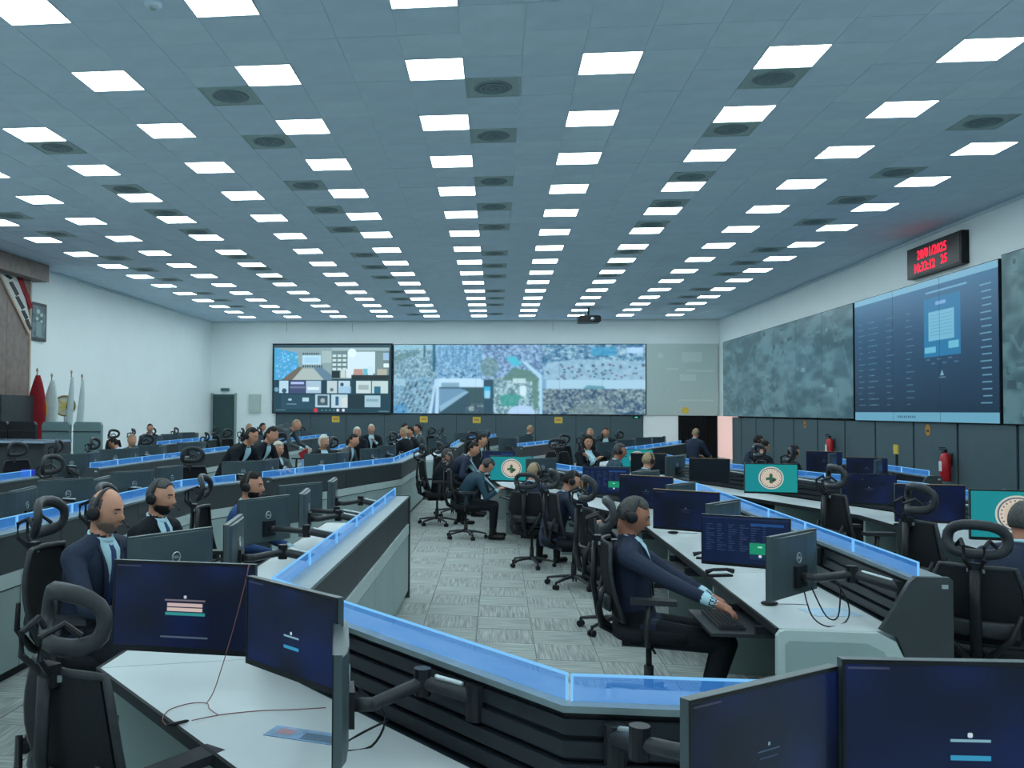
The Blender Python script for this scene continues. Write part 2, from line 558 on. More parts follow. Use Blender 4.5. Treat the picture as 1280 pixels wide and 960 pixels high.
def img_city():
    a = canvas(336, 1240, (140, 172, 198))
    # top left: dense city; palms, poles
    speckle(a, 0, 0, 224, 170, (92, 120, 142), (196, 214, 222), 11, hue=(16, 14, 0), rects=500, sz=9)
    rect(a, 0, 0, 224, 26, (172, 204, 216), .85)
    poly(a, [(0, 60), (40, 40), (90, 34), (120, 16), (130, 40), (60, 70), (0, 100)], (112, 142, 140), .6)
    rect(a, 150, 4, 160, 60, (70, 110, 130)); rect(a, 196, 0, 210, 130, (62, 112, 134))
    for k in range(14):
        an = k / 14 * PI * 2
        poly(a, [(226, 98), (226 + 38 * math.cos(an), 98 + 34 * math.sin(an)), (232 + 34 * math.cos(an + .15), 98 + 32 * math.sin(an + .15))], (64, 100, 122), .9)
    # top middle
    speckle(a, 214, 0, 500, 170, (104, 146, 182), (184, 208, 226), 21, hue=(0, 0, 10), rects=520, sz=10)
    for x in range(224, 500, 34):
        rect(a, x, 4 + (x * 7) % 20, x + 12, 60 + (x * 13) % 50, (80, 134, 174), .5)
    for k in range(24):
        x = 230 + RNG.randint(0, 260); y = 120 + RNG.randint(0, 44)
        rect(a, x, y, x + 12, y + 7, (70, 100, 126), .9)
    # bottom left: motorway with traffic
    speckle(a, 0, 160, 240, 336, (110, 146, 172), (176, 200, 214), 31, rects=150, sz=8)
    rect(a, 0, 166, 60, 200, (196, 214, 222), .7); poly(a, [(0, 300), (60, 280), (76, 336), (0, 336)], (92, 158, 204), .9)
    for lane in range(9):
        for k in range(16):
            t = k / 16 + RNG.rand() * .03
            x = 30 + lane * 22 + t * 70 - 30; y = 330 - t * 150
            c = RNG.randint(60, 230)
            poly(a, [(x, y), (x + 9, y - 9), (x + 14, y - 6), (x + 5, y + 4)], (c * .8, c * .92, c), .9)
    poly(a, [(176, 336), (206, 170), (218, 164), (230, 164), (226, 336)], (206, 222, 240))
    poly(a, [(192, 336), (214, 200), (208, 336)], (110, 140, 168))
    # bottom middle: highway with white sky
    rect(a, 230, 164, 452, 212, (218, 230, 244)); rect(a, 240, 186, 330, 212, (120, 150, 168), .7)
    rect(a, 230, 208, 452, 336, (64, 88, 100))
    poly(a, [(230, 214), (340, 214), (370, 224), (230, 310)], (126, 156, 180)); poly(a, [(230, 300), (360, 226), (380, 230), (234, 330)], (164, 188, 206))
    rect(a, 380, 210, 452, 280, (70, 92, 96)); disc(a, 390, 312, 14, (176, 180, 178)); rect(a, 420, 296, 452, 304, (150, 170, 176))
    for k in range(60):
        x = 360 + RNG.randint(0, 90); y = 280 + RNG.randint(0, 50)
        rect(a, x, y, x + 8, y + 5, (RNG.randint(60, 170),) * 3, .5)
    # narrow column
    rect(a, 452, 164, 500, 336, (58, 84, 98)); rect(a, 454, 204, 486, 250, (70, 184, 222)); rect(a, 456, 224, 484, 262, (170, 216, 236))
    # top right centre: market
    speckle(a, 440, 0, 800, 170, (88, 116, 152), (188, 206, 228), 41, (22, 34), (14, 6, 14), 600, 12)
    disc(a, 480, 110, 46, (120, 146, 136), al=.6)
    poly(a, [(560, 60), (610, 56), (640, 96), (600, 106)], (96, 196, 214))
    speckle(a, 500, 160, 730, 336, (96, 124, 132), (206, 218, 222), 51, (20, 28), (20, 20, 20), 300, 12)
    poly(a, [(540, 170), (600, 112), (680, 126), (720, 160), (722, 300), (700, 320), (690, 180)], (106, 136, 122), .85)
    poly(a, [(640, 84), (660, 80), (740, 150), (740, 336), (728, 336), (724, 160)], (196, 220, 236))
    rect(a, 596, 164, 660, 188, (216, 226, 224)); rect(a, 630, 200, 662, 250, (236, 240, 242))
    poly(a, [(530, 250), (580, 238), (640, 246), (610, 300), (540, 296)], (70, 156, 142), .8)
    disc(a, 640, 330, 66, (204, 214, 238), sy=.55)
    # far right top: traffic circle; bottom: busy street
    speckle(a, 740, 0, 1010 + 230, 170, (64, 104, 140), (190, 208, 220), 61, (18, 30), (0, 20, 20), 420, 12)
    poly(a, [(760, 90), (900, 70), (1240, 80), (1240, 170), (740, 170)], (178, 198, 214), .8)
    for k in range(60):
        x = 760 + RNG.randint(0, 470); y = 90 + RNG.randint(0, 76)
        rect(a, x, y, x + 12, y + 7, (RNG.randint(40, 120), 90, 110), .8)
    rect(a, 980, 14, 1100, 54, (74, 160, 196), .8); rect(a, 1150, 14, 1230, 42, (206, 222, 246), .9)
    rect(a, 760, 170, 1240, 220, (192, 212, 226)); poly(a, [(930, 220), (960, 196), (1040, 200), (1050, 220)], (92, 146, 158), .8)
    speckle(a, 744, 214, 1240, 336, (54, 78, 106), (180, 184, 180), 71, (16, 44), (20, 10, 0), 500, 13)
    poly(a, [(860, 336), (930, 280), (1040, 290), (1110, 336)], (140, 150, 146), .6)
    return a


def img_map(seed, w_=900):
    a = canvas(480, w_, (84, 116, 122))
    speckle(a, 0, 0, w_, 480, (62, 92, 100), (104, 136, 142), seed, (12, 16), (0, 0, 0), 160, 26)
    r = np.random.RandomState(seed)
    for k in range(46):
        x, y = r.uniform(0, w_), r.uniform(0, 480)
        dx, dy = r.uniform(-60, 60), r.uniform(20, 130)
        wd = r.uniform(3, 14)
        t = r.rand()
        poly(a, [(x, y), (x + dx, y + dy), (x + dx + wd, y + dy), (x + wd, y)], (92 + 44 * t, 128 + 36 * t, 140 + 36 * t), .4)
    return a


def img_dashboard():
    a = canvas(480, 900, (32, 68, 100))
    g = np.linspace(0, 1, 480)[:, None, None]
    a = a * (1 - .35 * g) + np.array([70, 104, 110], np.float32) / 255 * .5 * (1 - g) ** 2
    rect(a, 0, 0, 900, 22, (142, 186, 204)); rect(a, 0, 448, 900, 480, (128, 178, 194))
    for k in range(9):
        rect(a, 330 + k * 14, 460, 338 + k * 14, 468, (70, 110, 130))
    for i in range(5):
        x = (30, 110, 140, 250, 390)[i]
        for j in range(15):
            y = 96 + j * 23
            rect(a, x + RNG.randint(0, 8), y, x + RNG.randint(20, 62), y + 4, (120, 156, 172), .55)
    for j in range(18):
        rect(a, 812 + RNG.randint(0, 14), 60 + j * 21, 868, 64 + j * 21, (150, 190, 206), .8)
    rect(a, 520, 40, 750, 46, (150, 196, 220), .8)
    rect(a, 508, 62, 716, 262, (38, 124, 166)); rect(a, 536, 110, 682, 208, (140, 196, 214)); rect(a, 578, 78, 636, 90, (150, 180, 220))
    rect(a, 512, 228, 578, 248, (130, 200, 216)); rect(a, 650, 216, 706, 240, (130, 200, 216))
    for k in range(7):
        rect(a, 548, 122 + k * 11, 670, 125 + k * 11, (110, 168, 190), .7)
    for k in range(6):
        rect(a, 520 + k * 32, 268 + (k % 2) * 14, 542 + k * 32, 273 + (k % 2) * 14, (120, 156, 172), .6)
    poly(a, [(600, 326), (612, 306), (624, 326)], (150, 180, 190)); rect(a, 594, 330, 632, 334, (150, 180, 190), .7)
    return a


def img_emblem():
    a = canvas(200, 340, (22, 140, 142))
    rect(a, 0, 0, 340, 200, (20, 134, 142), 1); rect(a, 170, 0, 340, 200, (26, 146, 140), .6)
    disc(a, 170, 98, 82, (196, 200, 186)); disc(a, 170, 98, 74, (84, 92, 110)); disc(a, 170, 98, 68, (206, 200, 186)); disc(a, 170, 98, 50, (196, 168, 140), al=.4)
    for k in range(22):
        an = 2 * PI * k / 22
        disc(a, 170 + 59 * math.cos(an), 98 + 59 * math.sin(an), 4, (140, 110, 100))
    poly(a, [(170, 62), (182, 78), (178, 92), (206, 104), (200, 120), (180, 112), (184, 132), (170, 140), (158, 130), (160, 112), (138, 116), (136, 98), (160, 92), (158, 76)], (44, 96, 74))
    disc(a, 186, 116, 10, (60, 50, 54))
    return a


def img_login(variant):
    a = canvas(180, 320, (8, 16, 44))
    g = noise2(180, 320, (3, 4), 5 + variant)[..., None]
    a = a * (.6 + .8 * g) + np.array([0, .01, .05]) * g
    cx, cy = (165, 92) if variant == 0 else (240, 110)
    if variant == 0:
        rect(a, 118, 76, 212, 80, (120, 110, 120)); disc(a, 165, 70, 4, (200, 205, 210))
        rect(a, 124, 84, 206, 92, (214, 190, 188)); rect(a, 124, 94, 206, 102, (222, 200, 192)); rect(a, 120, 104, 212, 111, (52, 150, 150))
        rect(a, 110, 156, 220, 160, (110, 130, 140), .7)
    elif variant == 1:
        disc(a, 166, 94, 4, (200, 220, 226)); rect(a, 140, 100, 194, 104, (130, 176, 190)); rect(a, 140, 122, 194, 129, (52, 150, 190))
    else:
        disc(a, 160, 80, 3, (130, 160, 180)); rect(a, 136, 88, 184, 90, (90, 120, 150), .7); rect(a, 140, 98, 180, 100, (60, 90, 120), .7)
    rect(a, 4, 4, 60, 7, (90, 96, 110), .6)
    return a


def img_table():
    a = canvas(180, 320, (10, 24, 58))
    rect(a, 0, 0, 320, 8, (26, 40, 74)); rect(a, 180, 20, 300, 30, (24, 70, 130))
    for i in range(6):
        for j in range(12):
            rect(a, 14 + i * 42, 30 + j * 9, 14 + i * 42 + RNG.randint(10, 34), 32 + j * 9, (110, 130, 170), .5)
    rect(a, 176, 96, 252, 140, (24, 140, 104)); rect(a, 176, 140, 252, 160, (22, 44, 76)); disc(a, 214, 146, 6, (210, 220, 225)); rect(a, 206, 108, 222, 114, (150, 230, 200))
    return a


def soften(a, n, tint=(1, 1, 1)):
    for _ in range(n):
        b = np.pad(a, ((1, 1), (1, 1), (0, 0)), mode='edge')
        a = (b[:-2, 1:-1] + b[2:, 1:-1] + b[1:-1, :-2] + b[1:-1, 2:] + 2 * b[1:-1, 1:-1]) / 6
    return a * np.array(tint, np.float32)


SCR = {
    'login_form': image_mat('screen_login_form', img_login(0), .8), 'login_bar': image_mat('screen_login_bar', img_login(1), .9),
    'login_dim': image_mat('screen_login_dim', img_login(2), .75), 'table': image_mat('screen_table', img_table(), .9),
    'emblem': image_mat('screen_emblem', img_emblem(), .95),
}
M_VC = image_mat('wall_screen_conference', soften(img_conference(), 3, (.94, 1, 1.02)), 1.0)
CITY = soften(img_city(), 6)
M_CITY = image_mat('wall_screen_city', (.58 * CITY + .42 * soften(CITY, 60)) * np.array((.88, 1.0, 1.04), np.float32), 1.0)
M_MAPA = image_mat('wall_screen_map', soften(img_map(101), 3, (.84, .92, .96)), .85)
M_MAPB = image_mat('wall_screen_map_right', soften(img_map(202, 500), 3, (.84, .92, .94)), .85)
M_DASH = image_mat('wall_screen_dashboard', soften(img_dashboard(), 1, (.82, .94, 1.0)), .9)

# ------------------------------------------------------------------ room shell
XL, XR, YB, YF, ZC = -10.5, 7.7, 32.95, -4.0, 5.045


def carpet_mat(name, axis):
    m = bpy.data.materials.new(name)
    m.use_nodes = True
    nt = m.node_tree
    b = nt.nodes['Principled BSDF']
    b.inputs['Roughness'].default_value = .95
    tc = nt.nodes.new('ShaderNodeTexCoord')
    mp = nt.nodes.new('ShaderNodeMapping')
    mp.inputs['Scale'].default_value = (60, 3, 1) if axis == 0 else (3, 60, 1)
    n = nt.nodes.new('ShaderNodeTexNoise')
    n.inputs['Scale'].default_value = 1
    n.inputs['Detail'].default_value = 4
    geo = nt.nodes.new('ShaderNodeNewGeometry')
    nt.links.new(geo.outputs['Position'], mp.inputs['Vector'])
    nt.links.new(mp.outputs[0], n.inputs['Vector'])
    r = nt.nodes.new('ShaderNodeValToRGB')
    r.color_ramp.elements[0].position = .35
    r.color_ramp.elements[1].position = .68
    lo, hi = srgb(116, 123, 122), srgb(162, 168, 166)
    if axis:
        lo, hi = srgb(120, 128, 127), srgb(168, 175, 172)
    r.color_ramp.elements[0].color = lo + (1,)
    r.color_ramp.elements[1].color = hi + (1,)
    nt.links.new(n.outputs['Fac'], r.inputs['Fac'])
    nt.links.new(r.outputs[0], b.inputs['Base Color'])
    bp = nt.nodes.new('ShaderNodeBump')
    bp.inputs['Strength'].default_value = .3
    bp.inputs['Distance'].default_value = .004
    nt.links.new(n.outputs['Fac'], bp.inputs['Height'])
    nt.links.new(bp.outputs[0], b.inputs['Normal'])
    return m


M_CARP = [carpet_mat('carpet_lengthwise', 0), carpet_mat('carpet_crosswise', 1)]
floor = struct(MB().box(XL, XR, YF, YB, -.12, -.008).obj('floor', mat('floor_screed', (.16, .18, .17), .9)))
cm = [MB().box(.003, .447, .003, .447, -.008, 0).mesh('carpet_tile', M_CARP[k]) for k in (0, 1)]
cell = .45
near = []
for i in range(int((XR - XL) / cell)):
    for j in range(int((YB - YF) / cell)):
        x, y = XL + i * cell, YF + j * cell
        vis = (-1.1 < x < 2.2 and 4.5 < y < 18) or (-3.6 < x < -1.6 and 3.5 < y < 8) or (1.9 < x < 4 and 3.8 < y < 7)
        near.append((0 if vis and in_frame(x + .2, y + .2, 0, 20) else 1, math.hypot(x, y), i, j))
near.sort()
rest = [MB(), MB()]
for k, (a_, b_, i, j) in enumerate(near):
    x, y = XL + i * cell, YF + j * cell
    par = (i + j) % 2
    if k < 295 and a_ == 0:
        o = link('carpet_tile', cm[par], floor)
        o.location = (x, y, 0)
    else:
        rest[par].box(x + .003, x + cell - .003, y + .003, y + cell - .003, -.008, 0)
for k in (0, 1):
    o = rest[k].obj('carpet_field', M_CARP[k], floor)
    o['kind'] = 'stuff'

ceiling = struct(MB().box(XL, XR, YF, YB, ZC + .006, ZC + .15).obj('ceiling', M_GRID))
T = .54
KX0, KX1 = -18, 15
MY0, MY1 = -23, 44
lights_at, vents_at = [], []
VM = [1, 4, 8, 11, 14, 19, 22, 25, 30, 33, 36, 41]
VK = {-14: [11, 14, 19, 22, 25, 30, 33, 36], -9: [4, 8, 11, 14, 19, 22, 25, 30, 33, 36], -4: VM, 1: VM, 6: VM, 11: [4, 8, 11, 14, 19, 22, 25, 30, 33, 36]}
tiles = []
for k in range(KX0, KX1 + 1):
    for m in range(MY0, MY1 + 1):
        x, y = -.58 + T * k, 8.62 + T * m
        if k % 3 == 0 and m % 3 == 0 and -16 < k < 14:
            lights_at.append((k, m, x, y))
            continue
        if k in VK and m in VK[k]:
            vents_at.append((k, m, x, y))
            continue
        vis = in_frame(x, y, ZC, 10)
        tiles.append((0 if vis else 1, math.hypot(x, y, 3.2), k, m, x, y))
tiles.sort()
tm = [MB().box(-.2675, .2675, -.2675, .2675, 0, .014).mesh('ceiling_tile', mm) for mm in (M_CEIL, M_CEILV)]
rb = MB()
rnd = random.Random(3)
for n_, (a_, d_, k, m, x, y) in enumerate(tiles):
    dz = rnd.uniform(-.002, .002)
    if n_ < 298 and a_ == 0:
        o = link('ceiling_tile', tm[0 if rnd.random() < .75 else 1], ceiling)
        o.location = (x, y, ZC + dz)
    else:
        rb.box(x - .2675, x + .2675, y - .2675, y + .2675, ZC + dz, ZC + .014)
# cut tiles along the walls
for x0, x1 in ((XL, -.58 + T * (KX0 - .5)), (-.58 + T * (KX1 + .5), XR)):
    for m in range(MY0, MY1 + 1):
        y = 8.62 + T * m
        rb.box(x0, x1 - .004, y - .2675, y + .2675, ZC, ZC + .014)
o = rb.obj('ceiling_field', M_CEIL, ceiling)
o['kind'] = 'stuff'

wl = struct(MB().box(XL - .15, XL, YF, YB, -.12, ZC + .15).obj('wall_left', M_WALL))
wr = struct(MB().box(XR, XR + .15, YF, YB, -.12, ZC + .15).obj('wall_right', M_WALL))
wb = struct(MB().box(XL - .15, XR + .15, YB, YB + .15, -.12, ZC + .15).obj('wall_back', M_WALL))
wf = struct(MB().box(XL - .15, XR + .15, YF - .15, YF, -.12, ZC + .15).obj('wall_front', M_WALL))
# vertical plasterboard joints
for x in (-7.64, -5.2, 2.0):
    o = MB().box(x - .006, x + .006, YB - .004, YB, 4.66, ZC).obj('wall_joint', M_CAB, wb)
for x in (-9.2, -8.2):
    MB().box(x - .004, x + .004, YB - .003, YB, 0, ZC).obj('wall_joint', M_WALL, wb)
o = MB().box(XL, XL + .03, YF, YB, ZC - .06, ZC - .01).obj('trim_1', M_GRID); struct(o)
o = MB().box(XR - .03, XR, YF, YB, ZC - .06, ZC - .01).obj('trim_2', M_GRID); struct(o)
o = MB().box(XL, XR, YB - .03, YB, ZC - .06, ZC - .01).obj('trim_3', M_GRID); struct(o)

# ceiling lights and diffusers
lm_f = MB()
for s in ((-.27, -.262, -.27, .27), (.262, .27, -.27, .27), (-.262, .262, -.27, -.262), (-.262, .262, .262, .27)):
    lm_f.box(s[0], s[1], s[2], s[3], -.006, .012)
lm_f = lm_f.mesh('frame', M_LFRAME)
lm_d = MB().box(-.262, .262, -.262, .262, -.002, .010).mesh('diffuser', M_LAMP)
colnames = {}
cols = sorted({k for k, m, x, y in lights_at if any(in_frame(x, 8.62 + T * mm, ZC) for mm in range(MY0, MY1))})
for i, k in enumerate(cols):
    colnames[k] = ORD[i + 1]
cnt = {}
for k, m, x, y in sorted(lights_at, key=lambda q: (q[0], q[1])):
    vis = in_frame(x, y, ZC, 12)
    if vis:
        cnt[k] = cnt.get(k, 0) + 1
        lab = 'lit square light panel, %s from the camera in %s ceiling column from the left' % (ORD[cnt[k]], colnames.get(k, 'outer'))
        g = 'square ceiling lights'
    else:
        lab, g = 'unseen light panel, %s row toward the front wall, %s column from left' % (ORD[8 - m // 3 if m < 12 else 1], ORD[(k + 15) // 3 + 1]), 'square ceiling lights above the camera'
    t = thing('ceiling_light', lab, 'light', (x, y, ZC), 0, g)
    link('frame', lm_f, t)
    link('diffuser', lm_d, t)
vm_f = MB()
for s in ((-.27, -.25, -.27, .27), (.25, .27, -.27, .27), (-.25, .25, -.27, -.25), (-.25, .25, .25, .27)):
    vm_f.box(s[0], s[1], s[2], s[3], -.008, .012)
vm_f = vm_f.mesh('frame', M_VENT)
vb = MB().box(-.25, .25, -.25, .25, -.003, .004).mesh('backing', M_VENT)
vr = MB()
for r0, z0 in ((.17, -.008), (.12, -.014), (.07, -.018)):
    vr.tube([(r0 * math.cos(2 * PI * j / 24), r0 * math.sin(2 * PI * j / 24), z0) for j in range(24)], (.022, .006), 6, closed=True)
vr.ball((0, 0, -.016), (.04, .04, .008))
vr = vr.mesh('swirl_ring', M_VENTD)
vcols = sorted(VK)
cnt = {}
for k, m, x, y in sorted(vents_at):
    cnt[k] = cnt.get(k, 0) + (1 if in_frame(x, y, ZC, 5) else 0)
    lab = 'dark square air diffuser, %s from the camera in %s vent column from the left' % (ORD[max(1, cnt[k])], ORD[vcols.index(k) + 1])
    t = thing('ceiling_vent', lab, 'vent', (x, y, ZC), 0, 'square air diffusers')
    for nm, me in (('frame', vm_f), ('backing', vb), ('swirl_ring', vr)):
        link(nm, me, t)
sd = thing('smoke_detector', 'round white smoke detector on the ceiling near the top left', 'detector', (-2.73, 6.97, ZC))
MB().tube([(0, 0, 0), (0, 0, -.03), (0, 0, -.04)], [.075, .07, .04], 16).obj('base', M_CEILV, sd, True)
MB().tube([(0, 0, -.035), (0, 0, -.055)], [.03, .026], 12).obj('sensor', M_VENT, sd, True)

# ------------------------------------------------------------------ back wall: video wall, cladding, doors
yb = YB - .02
vw = thing('video_wall', 'long video wall of city camera views on the back wall', 'screen', (0, yb - .12, 0))
MB().box(-3.70, 5.20, 0, .12, 1.69, 4.19).obj('frame', M_EDGE, vw)
uv_quad('screen', [(-3.66, -.002, 4.17), (5.18, -.002, 4.17), (5.18, -.002, 1.71), (-3.66, -.002, 1.71)], M_CITY, vw)
for x in (-2.2, -.72, .76, 2.23, 3.7):
    MB().box(x - .002, x + .002, -.004, -.002, 1.71, 4.17).obj('panel_seam', M_PANEL, vw)
vc = thing('conference_screen', 'wall screen showing a video conference, left end of the video wall', 'screen', (0, yb - .14, 0))
MB().box(-8.12, -3.72, 0, .14, 1.67, 4.22).obj('frame', M_EDGE, vc)
uv_quad('screen', [(-8.08, -.002, 4.17), (-3.76, -.002, 4.17), (-3.76, -.002, 1.71), (-8.08, -.002, 1.71)], M_VC, vc)
# pale projection board right of the video wall
pb = thing('projection_board', 'pale reflective board with faint markings, right of the video wall', 'board', (0, yb - .10, 0))
MB().box(5.22, 7.62, 0, .10, 1.70, 4.19).obj('board', mat('board_pale', srgb(186, 202, 200), .25, var=.03), pb)
for x0, x1, z0, z1 in ((5.62, 5.78, 3.7, 3.86), (6.42, 7.1, 3.55, 3.9), (5.9, 6.3, 3.28, 3.34), (6.6, 7.5, 3.22, 3.28), (6.35, 6.9, 2.9, 3.12), (6.3, 7.5, 2.2, 2.25)):
    MB().box(x0, x1, -.003, 0, z0, z1).obj('marking', mat('marking_white', srgb(196, 208, 206), .4), pb)
MB().tube([(5.82 + .12 * math.cos(2 * PI * j / 16), -.003, 2.55 + .12 * math.sin(2 * PI * j / 16)) for j in range(16)], .02, 5, closed=True).obj('ring_mark', MATS['marking_white'], pb)
cl = struct(MB().box(-8.0, 5.1, YB - .09, YB, 0, 1.68).obj('trim_4', M_SEAM))
xs = [-8.0, -6.7, -5.4, -4.0, -2.6, -1.4, 0.0, 1.4, 2.8, 4.0, 5.1]
for a_, b_ in zip(xs[:-1], xs[1:]):
    MB().box(a_ + .008, b_ - .008, YB - .105, YB - .09, 0, 1.67).obj('panel', M_DARKP, cl)
for i, (x, z) in enumerate(((-5.77, 1.47), (-2.57, 1.49), (-.68, 1.48), (2.19, 1.50))):
    t = thing('notice', 'small yellow notice on the cladding, %s of four from the left' % ORD[i + 1], 'notice', (x, YB - .108, z), 0, 'yellow notices under the video wall')
    MB().box(-.14, .14, -.004, 0, -.11, .11).obj('sheet', M_YEL, t)
    MB().box(-.09, .09, -.006, -.004, -.02, .04).obj('symbol', mat('notice_mark', srgb(190, 120, 80), .6), t)
t = thing('notice', 'yellow sticker at the foot of the pale board', 'notice', (6.53, YB - .124, 1.87))
MB().tube([(0, -.005, 0), (0, 0, 0)], [.12, .12], 12, up=(1, 0, 0)).obj('sheet', M_YEL, t)
t = thing('indicator_lamp', 'small green indicator below the right end of the video wall', 'light', (4.87, YB - .108, 1.62))
MB().box(-.12, .12, -.01, 0, -.04, .04).obj('housing', M_EDGE, t)
MB().box(-.05, .05, -.014, -.01, -.02, .02).obj('lamp', M_GREENLED, t)
d = struct(MB().box(-10.42, -9.52, YB - .05, YB, 0, 2.36).obj('door_1', M_DOOR))
MB().box(-10.35, -9.59, YB - .06, YB - .05, .02, 2.29).obj('door_leaf', mat('door_leaf', srgb(44, 72, 74), .5), d)
MB().box(-10.45, -10.38, YB - .07, YB, 0, 2.4).obj('door_frame', M_CAB, d)
MB().box(-9.56, -9.49, YB - .07, YB, 0, 2.4).obj('door_frame', M_CAB, d)
MB().box(-9.7, -9.62, YB - .10, YB - .06, 1.0, 1.04).obj('door_handle', M_CHROME, d)
t = thing('exit_sign', 'small dark sign box above the green door', 'sign', (-9.93, YB - .03, 2.53))
MB().box(-.16, .16, -.03, .03, -.06, .06).obj('housing', M_VENTD, t)
MB().box(-.13, .13, -.034, -.03, -.035, .035).obj('face', mat('sign_face', srgb(70, 110, 104), .5), t)
t = thing('wall_cabinet', 'flat pale box mounted on the back wall right of the door', 'cabinet', (-8.8, YB - .04, 2.02))
MB().box(-.22, .22, -.04, .04, -.34, .34).obj('body', mat('pale_box', srgb(176, 190, 186), .6), t)
MB().box(-.19, .19, -.046, -.04, -.30, .30).obj('door', mat('pale_box_door', srgb(186, 198, 192), .6), t)
# dark opening and lit lobby at the right end of the back wall
d = struct(MB().box(6.30, 7.62, YB - .06, YB - .02, 0, 1.69).obj('door_2', M_BLACKC))
cur = MB()
for i in range(11):
    cur.tube([(6.38 + i * .085, YB - .10, .02), (6.38 + i * .085, YB - .10, 1.66)], .045, 8)
tag(cur.obj('curtain', M_BLACKC, None, True), 'black curtain hanging in the opening under the pale board', 'curtain')
# white pier between
o = struct(MB().box(5.12, 6.30, YB - .08, YB, 0, 1.69).obj('trim_5', M_WALL))

# ------------------------------------------------------------------ right wall: cladding, screens, clock
xr = 7.3
o = struct(MB().box(xr + .02, XR, 8.0, 29.6, 0, 1.66).obj('trim_6', M_SEAM))
ys = [29.6, 28.5, 26.95, 25.3, 23.65, 21.95, 20.3, 18.74, 17.1, 15.55, 13.86, 12.2, 10.6, 9.0, 8.0]
for a_, b_ in zip(ys[:-1], ys[1:]):
    MB().box(xr, xr + .02, b_ + .035, a_ - .035, .02, 1.65).obj('panel', M_DARKP, o)
# lobby wall past the end of the cladding; emission imitates the lobby's light
wn = struct(MB().box(xr + .25, XR - .02, 29.75, 32.5, .3, 1.68).obj('lobby_wall_1', M_PINKW))
MB().box(xr + .22, XR - .02, 29.65, 29.75, .0, 1.70).obj('window_frame', M_CAB, wn)
for (nm, lab, y0, y1, mt, z0, z1) in (
        ('map_screen', 'wall screen with aerial map on the right wall, beside the corner', 19.70, 30.55, M_MAPA, 1.69, 4.07),
        ('dashboard_screen', 'blue dashboard wall screen in the middle of the right wall', 14.22, 19.62, M_DASH, 1.66, 4.07),
        ('map_screen', 'wall screen with aerial map cut by the right photo edge', 9.0, 14.14, M_MAPB, 1.66, 4.11)):
    t = thing(nm, lab, 'screen', (xr - .04, 0, 0))
    MB().box(0, XR - xr + .032, y0, y1, z0, z1).obj('casing', M_EDGE, t)
    uv_quad('screen', [(-.002, y1 - .01, z1 - .01), (-.002, y0 + .01, z1 - .01), (-.002, y0 + .01, z0 + .01), (-.002, y1 - .01, z0 + .01)], mt, t)
    n = max(2, round((y1 - y0) / 1.8))
    for i in range(1, n):
        yy = y0 + (y1 - y0) * i / n
        MB().box(-.004, -.002, yy - .002, yy + .002, z0 + .01, z1 - .01).obj('panel_seam', M_PANEL, t)
ck = thing('digital_clock', 'black digital clock with red date and time above the dashboard screen', 'clock', (XR, 0, 0))
MB().box(-.12, 0, 15.95, 17.95, 4.28, 4.83).obj('housing', M_BLK, ck)
ckf = MB().box(-.125, -.12, 16.0, 17.9, 4.32, 4.79).obj('face', mat('clock_face', (.02, .012, .014), .3), ck)
RW = Matrix(((0, 0, -1, 0), (-1, 0, 0, 0), (0, 1, 0, 0), (0, 0, 0, 1)))       # text lying on the right wall, read from the room
for s, y, z, sz in (('20/01/2025', 16.98, 4.66, .23), ('10:33:12', 17.26, 4.43, .23), ('25', 16.53, 4.45, .22)):
    me = text_mesh('digits', s, sz, M_REDLED, .002, .003)
    o = link('digits', me, ck)
    o.matrix_local = Matrix.Translation((-.128, y, z)) @ RW @ Matrix.Diagonal((1.05, 1, 1, 1))
for i, (y, z, lab) in enumerate(((16.55, 1.53, 'round orange sticker on the right wall cladding'), (22.8, 1.54, 'small orange sticker on the cladding below the map screen'))):
    t = thing('sticker', lab, 'sticker', (xr - .003, y, z))
    MB().tube([(0, 0, 0), (-.003, 0, 0)], [.10, .10], 14, up=(0, 1, 0)).obj('disc', mat('orange_sticker', srgb(176, 122, 44), .6), t)
    MB().box(-.005, -.003, -.05, .05, -.03, .0).obj('symbol', M_EDGE, t)


def extinguisher(loc, lab, s=1.):
    t = thing('fire_extinguisher', lab, 'extinguisher', loc, 0, None, s)
    MB().tube([(0, 0, 0), (0, 0, .02), (0, 0, .38), (0, 0, .43), (0, 0, .46)], [.07, .08, .08, .06, .025], 16).obj('cylinder', M_RED, t, True)
    MB().box(-.02, .02, -.02, .02, .46, .50).box(-.09, .03, -.012, .012, .50, .515).box(-.09, .0, -.012, .012, .53, .545).obj('valve', M_BLK, t)
    MB().tube([(0, .02, .48), (.0, .10, .46), (0, .11, .3), (0, .095, .1)], .012, 7).obj('hose', M_BLK, t, True)
    MB().box(-.082, -.076, -.045, .045, .16, .32).obj('data_plate', M_PAPER, t)
    MB().box(.08, .10, -.04, .04, .25, .45).obj('wall_bracket', M_BLK2, t)


extinguisher((xr - .10, 15.74, .72), 'red fire extinguisher on the right wall below the dashboard screen')
extinguisher((xr - .10, 20.9, .80), 'small distant red fire extinguisher left of the yellow post sign')
t = thing('post_sign', 'yellow sign on a thin dark post in front of the right wall', 'sign', (5.95, 14.5, 0))
MB().tube([(0, 0, 0), (0, 0, 1.25)], .02, 8).obj('post', M_EDGE, t)
MB().box(-.02, .0, -.07, .07, 1.2, 1.34).obj('plate', M_YEL, t)
MB().box(-.15, .15, -.15, .15, 0, .015).obj('base', M_EDGE, t)

